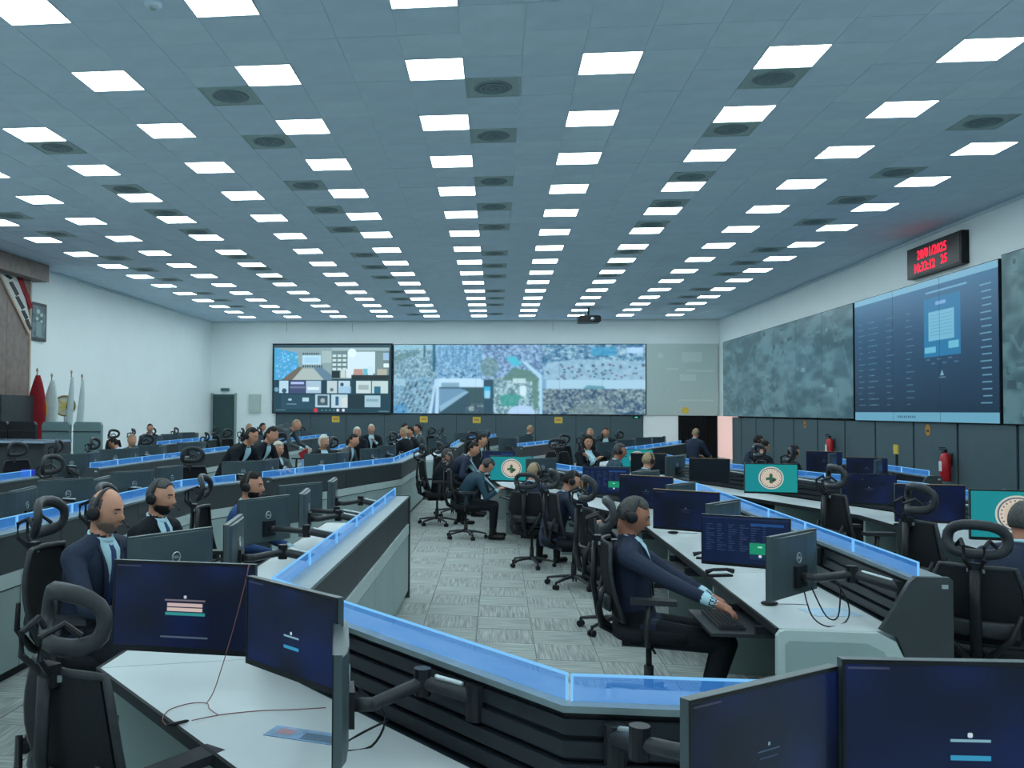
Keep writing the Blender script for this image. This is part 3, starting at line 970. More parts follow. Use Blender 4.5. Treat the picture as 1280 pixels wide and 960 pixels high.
# projector
t = thing('projector', 'black projector hanging from the ceiling near the back wall', 'projector', (2.85, 29.0, 0))
MB().tube([(0, 0, ZC), (0, 0, 4.78)], .03, 8).obj('pole', M_BLK2, t)
MB().prism([(-.33, 4.60), (-.30, 4.56), (.30, 4.56), (.36, 4.60), (.36, 4.74), (.30, 4.78), (-.28, 4.78), (-.33, 4.74)], 'y', -.25, .25).obj('body', M_BLK, t)
MB().tube([(.1, -.25, 4.67), (.1, -.30, 4.67)], [.07, .06], 14, up=(1, 0, 0)).obj('lens', M_CHROME, t, True)

# ------------------------------------------------------------------ left wall stage
st = struct(MB().box(XL, -7.35, 15.0, 19.9, 0, .35).obj('trim_7', M_PANEL))
wp = thing('wood_wall_panel', 'tall grained wood panel on the left wall behind the stage', 'panel', (XL, 0, 0))
for i in range(5):
    MB().box(0, .08, 14.6 + i * .99, 15.58 + i * .99, 0, 4.68).obj('board', M_WOOD, wp)
MB().box(0, .40, 14.4, 19.75, 4.66, 5.03).obj('fascia', M_WOOD, wp)
MB().box(.08, .10, 19.50, 19.56, 0, 4.66).obj('edge_strip', M_WOODL, wp)
fp = thing('wall_flag', 'slanted flag relief of red, white and black on the wood wall', 'flag', (XL + .085, 0, 0))


def slab(name, pts, x0, x1, m, parent):
    MB().prism(pts, 'x', x0, x1).obj(name, m, parent)


slab('white_stripe', [(18.15, 4.66), (19.05, 4.66), (19.5, 3.75), (19.47, 3.50)], 0, .02, mat('panel_white', srgb(206, 206, 206), .6), fp)
slab('edge_strip', [(18.10, 4.66), (18.16, 4.66), (19.49, 3.50), (19.44, 3.44)], 0, .035, M_WOODL, fp)
for a_, b_ in (((18.35, 4.62), (18.6, 4.62)), ((18.55, 4.5), (18.87, 4.30)), ((18.82, 4.22), (19.12, 4.03)), ((19.08, 3.94), (19.28, 3.82)), ((19.26, 3.76), (19.44, 3.58))):
    slab('lettering_block', [(a_[0], a_[1]), (a_[0] + .14, a_[1] + .03), (b_[0] + .12, b_[1] + .0), (b_[0], b_[1] - .06)], .02, .03, M_BLK, fp)
slab('red_stripe', [(18.86, 4.66), (19.12, 4.66), (19.58, 4.08), (19.45, 4.02)], .02, .035, M_REDC, fp)
t = thing('framed_picture', 'framed grey picture hanging on the left wall beside the wood panel', 'picture', (XL, 0, 0))
MB().box(0, .05, 19.62, 20.35, 3.35, 4.22).obj('frame', M_PANEL, t)
MB().box(.05, .055, 19.68, 20.29, 3.42, 4.15).obj('print', mat('print_grey', srgb(96, 118, 124), .5, var=.5, scale=5), t)
for y, z, r in ((19.95, 4.02, .09), (20.1, 3.95, .07), (19.9, 3.85, .07), (20.1, 3.8, .06)):
    MB().ball((.055, y, z), (.006, r, r * .6)).obj('print_figure', mat('print_light', srgb(180, 196, 198), .6), t)
MB().box(.055, .06, 19.85, 20.1, 3.45, 3.78).obj('print_figure', mat('print_mid', srgb(130, 150, 154), .6), t)
t = thing('round_emblem', 'round gold and white emblem on a stand among the pale flags', 'emblem', (-10.02, 20.45, 0), R_(26))
MB().tube([(0, 0, 1.86), (0, .02, 1.86)], [.24, .24], 28, up=(1, 0, 0)).obj('disc', mat('plaque_pale', srgb(200, 204, 190), .5, var=.1, scale=8), t)
MB().tube([(.23 * math.cos(2 * PI * j / 28), -.01, 1.86 + .23 * math.sin(2 * PI * j / 28)) for j in range(28)], .022, 6, closed=True).obj('rim', mat('gold', srgb(150, 130, 84), .4, .4), t, True)
MB().prism([(-.16, 1.80), (-.06, 1.87), (-.13, 2.0), (0, 1.94), (.10, 2.0), (.05, 1.86), (.08, 1.78), (.02, 1.82), (-.04, 1.70), (-.07, 1.80)], 'y', -.02, 0).obj('eagle', mat('plaque_gold', srgb(206, 182, 96), .5), t)
MB().prism([(.06, 1.72), (.15, 1.74), (.14, 1.90), (.08, 1.96), (.03, 1.84)], 'y', -.03, -.02).obj('shield', mat('plaque_blue', srgb(70, 96, 112), .5), t)
MB().tube([(0, .03, 0), (0, .03, 1.86)], .015, 8).obj('stand', M_SILVER, t)
MB().tube([(0, .03, 0), (0, .03, .03)], [.16, .14], 16).obj('base', M_SILVER, t)


def flag(x, y, z0, ztop, clothm, lab, drape=True, w_=.34, lean=0.):
    t = thing('flag', lab, 'flag', (x, y, z0))
    H = ztop - z0
    MB().tube([(0, 0, 0), (lean, 0, H)], .014, 8).obj('pole', mat('pole_brass', srgb(150, 146, 120), .4, .5), t)
    MB().ball((lean, 0, H + .03), (.025, .025, .045)).obj('finial', MATS['pole_brass'], t, True)
    MB().tube([(0, 0, 0), (0, 0, .04)], [.16, .13], 16).obj('base', M_CHROME, t, True)
    if drape:
        pts, rr = [], []
        for i in range(12):
            u = i / 11
            s_ = math.sin(PI * min(1, u * .9 + .03)) ** .8
            pts.append((lean * (1 - u) + .03 - .13 * (u ** 2), -.02, H - .08 - u * (H * .78)))
            rr.append((w_ * .5 * s_ + .02, .05 * s_ + .015))
        MB().tube(pts, rr, 14, up=(0, 1, 0)).obj('cloth', clothm, t, True)
    return t


flag(-9.95, 19.0, .35, 2.6, M_REDC, 'furled red flag on a pole beside the wood panel', True, .42)
pale = mat('cloth_pale', srgb(186, 204, 206), .8, var=.06)
for i, (x, y, zt, lab) in enumerate(((-9.85, 19.35, 2.5, 'white flag right of the red flag, yellow emblem'), (-9.95, 20.5, 2.62, 'white flag on a leaning pole left of the round emblem'), (-9.9, 20.95, 2.55, 'white flag on the pole farthest right of the stage'))):
    t = flag(x, y, .35 if y < 19.9 else 0, zt, pale, lab, True, .13 if i else .34, .06)
    if i == 0:
        MB().prism([(-.04, -.14), (.03, -.16), (.05, .02), (.0, .16), (-.05, .1)], 'y', -.16, -.13, Matrix.Translation((.0, 0, 1.45))).obj('emblem_print', mat('emblem_yellow', srgb(204, 184, 84), .6), t)
# presidium desk and its chairs
sdk = thing('presidium_desk', 'glossy long desk on the stage at the left wall', 'desk', (-9.4, 16.2, .35))
MB().box(-1.0, 1.35, -.55, .55, .82, .86).obj('desktop', mat('gloss_top', srgb(150, 168, 190), .12, var=.03), sdk)
MB().box(-1.0, 1.35, -.56, -.50, .76, .82).obj('front_rail', M_EDGE, sdk)
MB().box(-1.0, 1.30, -.48, -.44, .0, .76).obj('front_panel', M_PANEL, sdk)
MB().box(1.28, 1.34, -.5, .5, 0, .82).obj('side_panel', M_PANEL, sdk)
for i, (x, y) in enumerate(((-8.78, 17.35), (-8.12, 17.35), (-9.5, 17.35), (-10.1, 17.35))):
    lab = ('grey green high-back chair behind the stage desk', 'grey green high-back chair at the right end of the stage desk', 'dark chair left of the grey green stage chairs', 'dark chair behind the stage desk at the photo edge')[i]
    m = M_GREENC if i < 2 else M_BLK2
    t = thing('conference_chair', lab, 'chair', (x, y, .35), 0)
    MB().prism([(-.27, .48), (-.29, .60), (-.29, 1.12), (-.25, 1.18), (.25, 1.18), (.29, 1.12), (.29, .60), (.27, .48)], 'y', .20, .30).obj('backrest', m, t)
    MB().box(-.29, .29, .185, .20, .98, 1.0).obj('back_seam', M_PANEL, t)
    MB().box(-.27, .27, -.26, .22, .42, .52).obj('seat', m, t)
    MB().tube([(0, 0, .03), (0, 0, .42)], .03, 8).obj('column', M_CHROME, t)
    MB().tube([(0, 0, 0), (0, 0, .03)], [.26, .22], 16).obj('base', M_BLK, t)
t = thing('desk_screen', 'dark screen on a stand on the stage behind the desk', 'screen', (-10.0, 18.2, .35))
MB().box(-.03, .03, -.6, .75, 1.0, 1.72).obj('panel', M_PANEL, t)
MB().tube([(0, 0, 0), (0, 0, 1.0)], .03, 8).obj('pole', M_BLK, t)
MB().box(-.2, .2, -.2, .2, 0, .03).obj('base', M_BLK, t)

# ------------------------------------------------------------------ consoles


def V2(p):
    return np.array(p[:2], float)


class Line:
    """glass line of a console; the users sit to its left (walking from the first point to the last)"""
    def __init__(s, pts, prev=None, nxt=None):
        s.p = [V2(q) for q in pts]
        ext = ([V2(prev)] if prev is not None else []) + s.p + ([V2(nxt)] if nxt is not None else [])
        o = 1 if prev is not None else 0
        s.m = []
        for i in range(len(s.p)):
            k = i + o
            ns = []
            for a, b in ((k - 1, k), (k, k + 1)):
                if a >= 0 and b < len(ext):
                    d = ext[b] - ext[a]
                    d /= np.linalg.norm(d)
                    ns.append(np.array([-d[1], d[0]]))
            s.m.append(ns[0] if len(ns) == 1 else (ns[0] + ns[1]) / (1 + ns[0] @ ns[1]))
        s.L = [float(np.linalg.norm(b - a)) for a, b in zip(s.p[:-1], s.p[1:])]

    def P(s, i, t, d):
        a = s.p[i] + s.m[i] * d
        b = s.p[i + 1] + s.m[i + 1] * d
        return a + (b - a) * t

    def at(s, dist, d):
        for i, l in enumerate(s.L):
            if dist <= l or i == len(s.L) - 1:
                u = (s.p[i + 1] - s.p[i]) / l
                n = np.array([-u[1], u[0]])
                return s.p[i] + u * dist + n * d, math.degrees(math.atan2(n[1], n[0]))
            dist -= l


def piece(mb, ln, i, t0, t1, d0, d1, z0, z1, o):
    q = [ln.P(i, t0, d0) - o, ln.P(i, t1, d0) - o, ln.P(i, t1, d1) - o, ln.P(i, t0, d1) - o]
    mb.hexa([(c[0], c[1], z0) for c in q] + [(c[0], c[1], z1) for c in q])
    return mb


def console(pts, label, ends=(1, 1), prev=None, nxt=None, group='operator consoles', pane=.80, far=False):
    ln = Line(pts, prev, nxt)
    o = ln.p[0]
    t = thing('console_desk', label, 'desk', (o[0], o[1], 0), 0, group)
    for i, L in enumerate(ln.L):
        e = .003 / L
        for nm, m, d0, d1, z0, z1 in (('carcass', M_SLAT, -.11, .018, .06, .955), ('rail', M_RAIL, -.135, .045, .957, .976), ('plinth', M_EDGE, -.09, .0, 0, .06),
                                      ('cable_trough', M_TROUGH, .02, .085, .66, .692), ('desk_edge', M_EDGE, .68, .695, .66, .702)):
            piece(MB(), ln, i, 0, 1, d0, d1, z0, z1, o).obj(nm, m, t)
        if not far:
            for k in range(4):
                piece(MB(), ln, i, 0, 1, .019, .034 + .008 * (3 - k), .712 + .060 * k, .756 + .060 * k, o).obj('slat', M_SLAT, t)
        n = max(1, round(L / pane))
        for k in range(n):
            t0, t1 = k / n + 2 * e, (k + 1) / n - 2 * e
            g = piece(MB(), ln, i, t0, t1, -.004, .004, .977, 1.048, o).obj('glass_pane', M_GLASS, t)
            eb = piece(MB(), ln, i, t0, t1, -.005, .005, 1.048, 1.054, o)
            w_ = .006 / L
            piece(eb, ln, i, t0, t0 + w_, -.005, .005, .977, 1.048, o)
            piece(eb, ln, i, t1 - w_, t1, -.005, .005, .977, 1.048, o)
            eb.obj('edge_light', M_GEDGE, g)
        n2 = max(1, round(L / (pane * 2)))
        for k in range(n2):
            t0, t1 = k / n2 + e, (k + 1) / n2 - e
            piece(MB(), ln, i, t0, t1, -.125, -.111, .715, .955, o).obj('upper_panel', M_PANEL, t)
            piece(MB(), ln, i, t0, t1, .086, .679, .672, .700, o).obj('desktop', M_WHITE, t)
            if not far or k == 0:
                piece(MB(), ln, i, t0, t0 + .03 / L, .05, .62, .0, .671, o).obj('support_panel', M_CAB, t)
        n3 = max(1, round(L / (pane * 1.5)))
        for k in range(n3):
            t0, t1 = k / n3 + 2 * e, (k + 1) / n3 - 2 * e
            c = piece(MB(), ln, i, t0, t1, -.13, -.111, .07, .600, o).obj('cabinet_panel', M_CAB, t)
            piece(MB(), ln, i, t0, t1, -.135, -.111, .612, .708, o).obj('cabinet_ledge', M_CABL, t)
    for w_, on in zip((0, 1), ends):
        if not on:
            continue
        k = 0 if w_ == 0 else len(ln.p) - 1
        u = (ln.p[1] - ln.p[0]) if w_ == 0 else (ln.p[-2] - ln.p[-1])
        u = u / np.linalg.norm(u)
        n = np.array([-u[1], u[0]]) * (1 if w_ == 0 else -1)
        q = ln.p[k] - o
        Mx = Matrix(((n[0], -u[0], 0, q[0]), (n[1], -u[1], 0, q[1]), (0, 0, 1, 0), (0, 0, 0, 1)))
        MB().prism([(-.145, 0), (.09, 0), (.09, .60), (.12, .68), (.20, .715), (.17, .76), (.06, .955), (.03, .985), (-.13, .985), (-.145, .97)], 'y', 0, .035, Mx).obj('end_cheek', M_PANEL, t)
        MB().prism([(.092, 0), (.70, 0), (.70, .67), (.685, .692), (.66, .70), (.21, .70), (.13, .66), (.092, .58)], 'y', .005, .045, Mx).obj('end_panel', M_CABL, t)
        MB().prism([(.15, .04), (.66, .04), (.66, .63), (.64, .65), (.27, .65), (.19, .61), (.15, .54)], 'y', .045, .050, Mx).obj('end_inset', M_CAB, t)
        MB().box(-.12, -.09, .035, .040, .93, .95, Mx).obj('latch', M_SILVER, t)
    return ln


A = console([(2.75, 2.72), (.21, 2.68), (-.985, 4.02)], 'foreground console with glowing blue glass edge bending across the bottom', (1, 0), nxt=(-.975, 6), pane=1.9)
B = console([(-.985, 4.02), (-.965, 8.85)], 'console along the left side of the carpeted aisle, behind the foreground console', (0, 1), prev=(.21, 2.68))
C1 = console([(-3.33, 3.6), (-3.30, 9.4), (-2.98, 10.35)], 'console behind the bald man in the navy suit', (1, 1))
C2 = console([(-2.80, 10.85), (-1.62, 14.6), (-1.56, 18.6)], 'angled console with blue glass ending left of the aisle at the middle', (1, 1))
D = console([(2.12, 4.92), (2.12, 10.05), (.76, 13.75), (.55, 15.6)], 'long white console right of the aisle with the grey end panel in front', (1, 1))
E = console([(4.62, 3.4), (4.60, 10.6), (3.1, 15.0), (3.0, 17.2)], 'console behind the long aisle console, with green emblem screens', (1, 1))
L1 = console([(-5.62, 5.2), (-5.58, 10.55)], 'short console at the left photo edge ending in a dark blue panel', (1, 1), far=True)
L2 = console([(-5.55, 12.1), (-5.45, 15.6)], 'console with blue glass left of the middle, below the white wall', (1, 1), far=True)
L3 = console([(-5.50, 16.6), (-5.42, 18.3)], 'small console right of and behind the long blue glass on the left', (1, 1), far=True)
L4 = console([(-7.75, 20.4), (-7.75, 24.5)], 'far left console under the white wall', (1, 1), far=True)
L5 = console([(-5.5, 22.2), (-5.3, 28.6)], 'far console with blue glass under the conference screen', (1, 1), far=True)
G1 = console([(-3.40, 18.8), (-3.25, 20.9)], 'short console between the pale haired people and the conference screen', (1, 1), far=True)
G2 = console([(-1.0, 20.6), (-.95, 24.2)], 'console in line with the aisle, beyond the angled console', (1, 1), far=True)
G3 = console([(-.75, 26.6), (.0, 30.2)], 'farthest console under the middle of the video wall', (1, 1), far=True)
G4 = console([(.50, 21.6), (1.45, 24.6)], 'far console with blue glass above the green emblem screen by the aisle', (1, 1), far=True)
G5 = console([(2.45, 19.2), (4.9, 25.2)], 'far slanting console with blue glass left of the black curtain', (1, 1), far=True)
F = console([(5.70, 12.9), (5.66, 17.0)], 'console with blue glass in front of the right wall cladding', (1, 1), far=True)
pl = MB().box(-.05, .05, -.05, .05, 0, .93)
tag(MB().box(-5.75, -5.60, 10.62, 10.68, 0, 1.05).obj('blue_end_panel', M_RIBBON), 'dark blue panel with emission at the end of the left edge console', 'column')  # console end panel, emission set in its material

# keyboard trays under the aisle console
kb = MB().box(-.22, .22, -.07, .07, 0, .018)
kbd_base = kb.mesh('base', M_BLK2)
kk = MB()
for r in range(5):
    for c in range(15):
        kk.box(-.21 + c * .028, -.21 + c * .028 + .024, -.062 + r * .025, -.062 + r * .025 + .021, .018, .024)
kbd_keys = kk.mesh('keys', M_BLK)


def keyboard(x, y, z, rz, lab):
    t = thing('keyboard', lab, 'keyboard', (x, y, z), rz, 'keyboards on the trays')
    link('base', kbd_base, t)
    o = link('keys', kbd_keys, t)
    o['kind'] = 'stuff'


for i, (dist, nm) in enumerate(((.50, 'the man nearest the camera at the aisle console'), (2.35, 'the empty chair beyond the nearest man'), (4.3, 'the man drinking from a yellow cup'), (5.9, 'the sandy haired man'), (8.2, 'the stooping man in teal'))):
    p, a = D.at(dist, .70)
    t = thing('keyboard_tray', 'pull-out tray before ' + nm, 'tray', (p[0], p[1], .60), R_(a - 90))
    MB().box(-.30, .30, -.12, .27, 0, .018).obj('shelf', M_BLK2, t)
    MB().box(-.30, -.28, -.12, .04, .018, .06).obj('runner', M_EDGE, t)
    MB().box(.28, .30, -.12, .04, .018, .06).obj('runner', M_EDGE, t)
    p2, a2 = D.at(dist, .84)
    keyboard(p2[0], p2[1], .6185, R_(a - 90), 'keyboard before ' + nm)

# ------------------------------------------------------------------ monitors
W2, H2 = .27, .162
cs = MB()
cs.box(-W2, W2, -.012, .012, -H2, H2)
n = 8
prof = []
cs.prism([(-W2 + .01, .012), (-W2 + .06, .026), (-.1, .034), (.1, .034), (W2 - .06, .026), (W2 - .01, .012)], 'z', -H2 + .01, H2 - .01)
CAS = cs.mesh('casing', M_MBACK)
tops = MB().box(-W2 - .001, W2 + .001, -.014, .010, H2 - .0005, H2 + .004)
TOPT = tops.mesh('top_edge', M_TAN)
bz = MB().box(-W2, W2, -.016, -.012, H2 - .010, H2).box(-W2, W2, -.016, -.012, -H2, -H2 + .020).box(-W2, -W2 + .007, -.016, -.012, -H2 + .02, H2 - .01).box(W2 - .007, W2, -.016, -.012, -H2 + .02, H2 - .01)
BEZ = bz.mesh('bezel', M_BEZEL)
lg = MB()
lg.tube([(.026 * math.cos(2 * PI * j / 20), .0355, .035 + .026 * math.sin(2 * PI * j / 20)) for j in range(20)], .0032, 5, closed=True)
LOGO = lg.mesh('logo_ring', M_SILVER)
lt = text_mesh('logo_letters', 'DELL', .020, M_SILVER, .0008, .0004)
BACK = Matrix.Translation((0, .0358, .035)) @ Matrix.Rotation(PI, 4, 'Z') @ Matrix.Rotation(PI / 2, 4, 'X')
lt.transform(BACK)
VESA = MB().box(-.06, .06, .034, .052, -.115, -.005).mesh('mount_plate', M_BLK)
am = MB()
am.tube([(0, .05, -.06), (.0, .10, -.06)], [.022, .022], 10, up=(1, 0, 0))
am.limb((0, .11, -.06), (.15, .17, -.03), .024, .022, 8)
am.limb((.15, .17, -.03), (.02, .20, -.12), .026, .028, 8)
am.tube([(.02, .20, -.32), (.02, .20, -.05)], [.022, .022], 10)
ARM = am.mesh('arm', M_BLK2, True)
ACAP = MB().tube([(.15, .17, -.075), (.15, .17, .01)], [.026, .026], 12).mesh('arm_joint', M_BLK)
AFOOT = MB().box(-.03, .07, .15, .25, -.335, -.30).mesh('arm_foot', M_BLK)
ABR = MB().limb((.02, .165, .0), (.125, .15, .012), .008, .008, 6).mesh('arm_cover', M_SILVER, True)
SCM = {}
RAILS = [A, B, D, E]
uv_me = {}
for nm, m in list(SCR.items()) + [('off', mat('screen_off', (.012, .016, .022), .22))]:
    me = bpy.data.meshes.new('screen')
    a_, b_ = W2 - .007, H2
    me.from_pydata([(-a_, -.0135, b_ - .010), (a_, -.0135, b_ - .010), (a_, -.0135, -b_ + .020), (-a_, -.0135, -b_ + .020)], [], [(3, 2, 1, 0)])
    uv = me.uv_layers.new(name='UVMap')
    for li, c in zip(me.polygons[0].loop_indices, [(0, 0), (1, 0), (1, 1), (0, 1)]):
        uv.data[li].uv = c
    me.materials.append(m)
    me.update()
    SCM[nm] = me


def monitor(x, y, facing, label, screen='off', z=1.005, tan=False, s=1., group='monitors on the consoles', detail=True, tilt=0., arm=True, anchor=None, bend=1):
    t = thing('monitor', label, 'monitor', (x, y, z), R_(facing + 90), group, s)
    t.rotation_euler[0] = R_(tilt)
    link('casing', CAS, t)
    link('bezel', BEZ, t)
    link('screen', SCM[screen], t)
    if tan:
        o = link('top_edge', TOPT, t)
        o['label'] = 'tan top edge'
    if detail:
        link('logo_ring', LOGO, t)
        link('logo_letters', lt, t)
        link('mount_plate', VESA, t)
    if anchor is None and arm == 'rail':
        best = None
        for ln in RAILS:
            for i in range(len(ln.L)):
                for k in range(41):
                    q = ln.P(i, k / 40, .04)
                    dd = math.hypot(q[0] - x, q[1] - y)
                    if best is None or dd < best[0]:
                        best = (dd, q)
        if best[0] < 1.1:
            anchor = (float(best[1][0]), float(best[1][1]) + .12)
    if anchor:
        # two-link arm from the mounting plate to the console rail
        inv = (Matrix.Translation((x, y, z)) @ Matrix.Rotation(R_(facing + 90), 4, 'Z') @ Matrix.Scale(s, 4)).inverted()
        c = inv @ Vector((anchor[0], anchor[1], .90))
        a0 = Vector((0, .11, -.06))
        d = (c - a0)
        sd = Vector((-d.y, d.x, 0)).normalized() * bend
        e = a0 + d * .5 + sd * .09 + Vector((0, 0, .03))
        l1 = MB().tube([(0, .05, -.06), tuple(a0)], [.022, .022], 10, up=(1, 0, 0)).limb(a0, e, .022, .022, 8)
        a = l1.obj('arm', M_BLK2, t, True)
        MB().limb(e, c, .024, .026, 8).obj('lower_arm', M_BLK2, a, True)
        MB().tube([e - Vector((0, 0, .04)), e + Vector((0, 0, .045))], [.028, .028], 12).obj('arm_joint', M_BLK, a)
        MB().tube([c - Vector((0, 0, .07)), c + Vector((0, 0, .04))], [.032, .032], 12).obj('clamp', M_BLK, a)
        u = (c - e).normalized()
        MB().limb(e + u * .05 + Vector((0, 0, .028)), c - u * .05 + Vector((0, 0, .028)), .009, .009, 8).obj('arm_cover', M_SILVER, a, True)
    elif arm:
        a = link('arm', ARM, t)
        link('arm_foot', AFOOT, a)
        if detail:
            link('arm_joint', ACAP, a)
            link('arm_cover', ABR, a)
    return t


monitor(-1.19, 3.44, -93, 'dark blue login monitor at the lower left, facing the camera', 'login_form', 1.04, s=1.06, tilt=-3, anchor=(-.97, 3.93), bend=-1)
monitor(-.70, 3.15, -131, 'dark angled monitor right of the dark blue login monitor', 'login_bar', 1.03, s=.98, anchor=(-.62, 3.55))
monitor(-.49, 2.86, 190, 'monitor seen edge-on above the white desktop, lower left', 'off', .94, s=1.02, anchor=(-.06, 2.93))
monitor(.61, 2.20, -52, 'dark angled monitor at the bottom, left of the large blue monitor', 'login_dim', 1.03, s=.98, anchor=(.33, 2.61))
monitor(1.11, 2.36, -86, 'large dark blue login monitor at the lower right corner', 'login_bar', 1.04, s=1.06, anchor=(1.2, 2.63))
# aisle console left (backs to the camera)
for (xa, ya, fa, xb, yb_, fb, nm) in ((-1.66, 4.60, 150, -1.50, 5.18, 187, 'the bald man'), (-1.66, 6.52, 152, -1.49, 7.1, 186, 'the bearded man in the dark suit'), (-1.66, 7.75, 150, -1.49, 8.33, 184, 'the bearded man in the bright blue jacket')):
    monitor(xa, ya, fa, 'monitor back with ring logo, before ' + nm, anchor=(-1.03, ya - .15), bend=-1)
    monitor(xb, yb_, fb, 'narrow monitor back, right of the pair before ' + nm, anchor=(-1.03, yb_ + .25))
# aisle console right
monitor(1.545, 5.95, -113, 'monitor showing a blue data table with a green box, on the aisle console', 'table', 1.0, s=.97, anchor=(2.06, 6.2))
monitor(1.57, 5.12, 139, 'monitor seen from behind, nearest on the right aisle console', 'off', 1.0, s=1.02, anchor=(2.08, 5.02))
monitor(1.54, 7.72, -120, 'dark monitor with tan top edge, left of the blue table monitor', 'login_dim', 1.0, tan=True, anchor=(2.06, 8.0))
monitor(1.63, 6.86, 143, 'grey monitor back behind the blue table monitor', 'off', 1.0, anchor=(2.06, 6.8))
monitor(1.50, 9.45, -118, 'dark monitor with tan top edge, second beyond the table monitor', 'login_dim', 1.0, tan=True, anchor=(2.06, 9.6))
monitor(1.66, 8.55, 143, 'grey monitor back beside the tan edged monitor at the aisle console', 'off', 1.0, anchor=(2.06, 8.5))
monitor(1.28, 10.95, -104, 'dark blue table monitor behind the man with the yellow cup', 'table', 1.0, arm='rail')
monitor(1.62, 10.25, 140, 'monitor back left of the sandy haired man with a headset beyond', 'off', 1.0, arm='rail')
monitor(.22, 13.05, -97, 'green emblem monitor on the aisle console beside the stooping man', 'emblem', .99, s=1.12, arm='rail')
monitor(.62, 12.75, 130, 'monitor back right of the aisle green emblem monitor', 'off', 1.0, arm='rail')
monitor(.05, 14.9, -100, 'dark monitor beyond the aisle green emblem monitor', 'table', 1.0, arm='rail')
# emblem console
monitor(3.70, 7.05, -98, 'green emblem monitor at the right photo edge', 'emblem', 1.08, s=1.12, arm='rail')
monitor(3.85, 8.72, -97, 'dark monitor with tan top edge left of the fire extinguisher', 'login_dim', 1.0, tan=True, s=1.05, arm='rail')
monitor(4.20, 8.25, 145, 'small monitor back below the fire extinguisher', 'off', 1.0, arm='rail')
monitor(3.92, 10.25, -97, 'dark blue monitor right of the middle green emblem monitor', 'login_dim', 1.0, arm='rail')
monitor(3.34, 11.7, -96, 'green emblem monitor in the middle of the right half', 'emblem', 1.0, s=1.14, arm='rail')
monitor(4.25, 6.2, 145, 'monitor back behind the seated man at the right edge', 'off', 1.0, arm='rail')
monitor(2.95, 13.2, -110, 'dark monitor with tan top edge beyond the middle green emblem monitor', 'off', 1.0, tan=True, arm='rail')
monitor(2.35, 14.6, -105, 'dark monitor with tan top edge left of the black curtain', 'off', 1.0, tan=True, arm='rail')
monitor(2.62, 13.9, 140, 'monitor back near the distant teal jacketed man', 'off', 1.0, arm='rail')
monitor(2.42, 16.2, -110, 'green emblem monitor seen narrow beside the woman with clasped arms', 'emblem', 1.0, arm='rail')

PLACED = []
CH = []          # chairs to place later: x, y, heading, scale, label
ROW = {}


def stations(ln, dists, nm, Lf=8, Rf=-30, scr='off', chairs=True, det=True, tan=False, skip=()):
    for i, s_ in enumerate(dists):
        w_ = ORD[i + 1]
        p, a = ln.at(s_ - .28, .40)
        monitor(p[0], p[1], a + Rf, 'near monitor of the %s pair, %s' % (w_, nm), 'off', detail=det, z=1.0 + (i % 3) * .012)
        p, a = ln.at(s_ + .27, .33)
        monitor(p[0], p[1], a + Lf, 'far monitor of the %s pair, %s' % (w_, nm), scr, detail=det, tan=tan, z=1.0 + (i % 2) * .015)
        if chairs and i not in skip:
            p, a = ln.at(s_, 1.22)
            CH.append((p[0], p[1], a + 180 + (i * 37 % 50 - 25), 1.02, 'black mesh chair, %s monitor pair, %s' % (w_, nm)))


stations(C1, [1.4, 2.9, 4.3, 5.75], 'console behind the bald man')
stations(C2, [.45, 2.5, 4.4, 6.3], 'angled middle console', skip=(1, 2))
stations(L1, [2.2, 4.2], 'console at the left photo edge')
stations(L2, [.5, 1.9, 3.1], 'console with the long blue glass on the left')
stations(L3, [.8], 'small console behind the long blue glass')
stations(L4, [.8, 2.2, 3.5], 'far left console', det=False)
stations(L5, [.8, 2.3, 3.8, 5.3], 'far console under the conference screen', det=False)
stations(G1, [1.0], 'short console behind the pale haired people', det=False)
stations(G2, [.9, 2.5], 'console in line with the aisle', det=False)
stations(G3, [.9, 2.4], 'farthest middle console', det=False)
stations(G4, [.8, 2.3], 'far console above the aisle emblem screen', det=False)
stations(G5, [.9, 2.5, 4.2, 5.7], 'far slanting console', det=False)
stations(F, [.9, 2.6], 'console in front of the right wall', Lf=60, det=False, tan=True, scr='login_dim')

# ------------------------------------------------------------------ office chair
ring = MB()
rp = []
for j in range(20):
    q = 2 * PI * j / 20
    cx, cz = math.cos(q), math.sin(q)
    x = .150 * math.copysign(abs(cx) ** .7, cx)
    z = .085 * math.copysign(abs(cz) ** .8, cz)
    rp.append((x, .06 * (x / .15) ** 2, z))
ring.tube(rp, [(.030, .022)] * 20, 8, closed=True, up=(0, 1, 0))
tilt = Matrix.Translation((0, -.27, 1.17)) @ Matrix.Rotation(R_(-8), 4, 'X')
me_ring = MB().add([tilt @ Vector(v) for v in ring.v], ring.f).mesh('headrest', M_BLK2, True)
hs = MB()
for sx in (-1, 1):
    hs.tube([(sx * .02, -.31, 1.0), (sx * .05, -.37, 1.07), (sx * .05, -.37, 1.14), (sx * .07, -.30, 1.17), (sx * .10, -.26, 1.13)], .011, 7)
me_stem = hs.box(-.035, .035, -.325, -.285, .97, 1.04).mesh('headrest_stem', M_BLK)
me_clip = MB().box(-.045, .045, -.30, -.28, .985, 1.005).mesh('clip', M_SILVER)


def backpos(u, v, off=0.):
    """u -1..1 across, v 0..1 up the backrest"""
    wd = .215 + .03 * math.sin(PI * v) - .03 * v ** 3
    y = -.20 - .08 * v - .03 * math.sin(PI * v) + .05 * u * u + off
    return (u * wd, y, .56 + .45 * v)


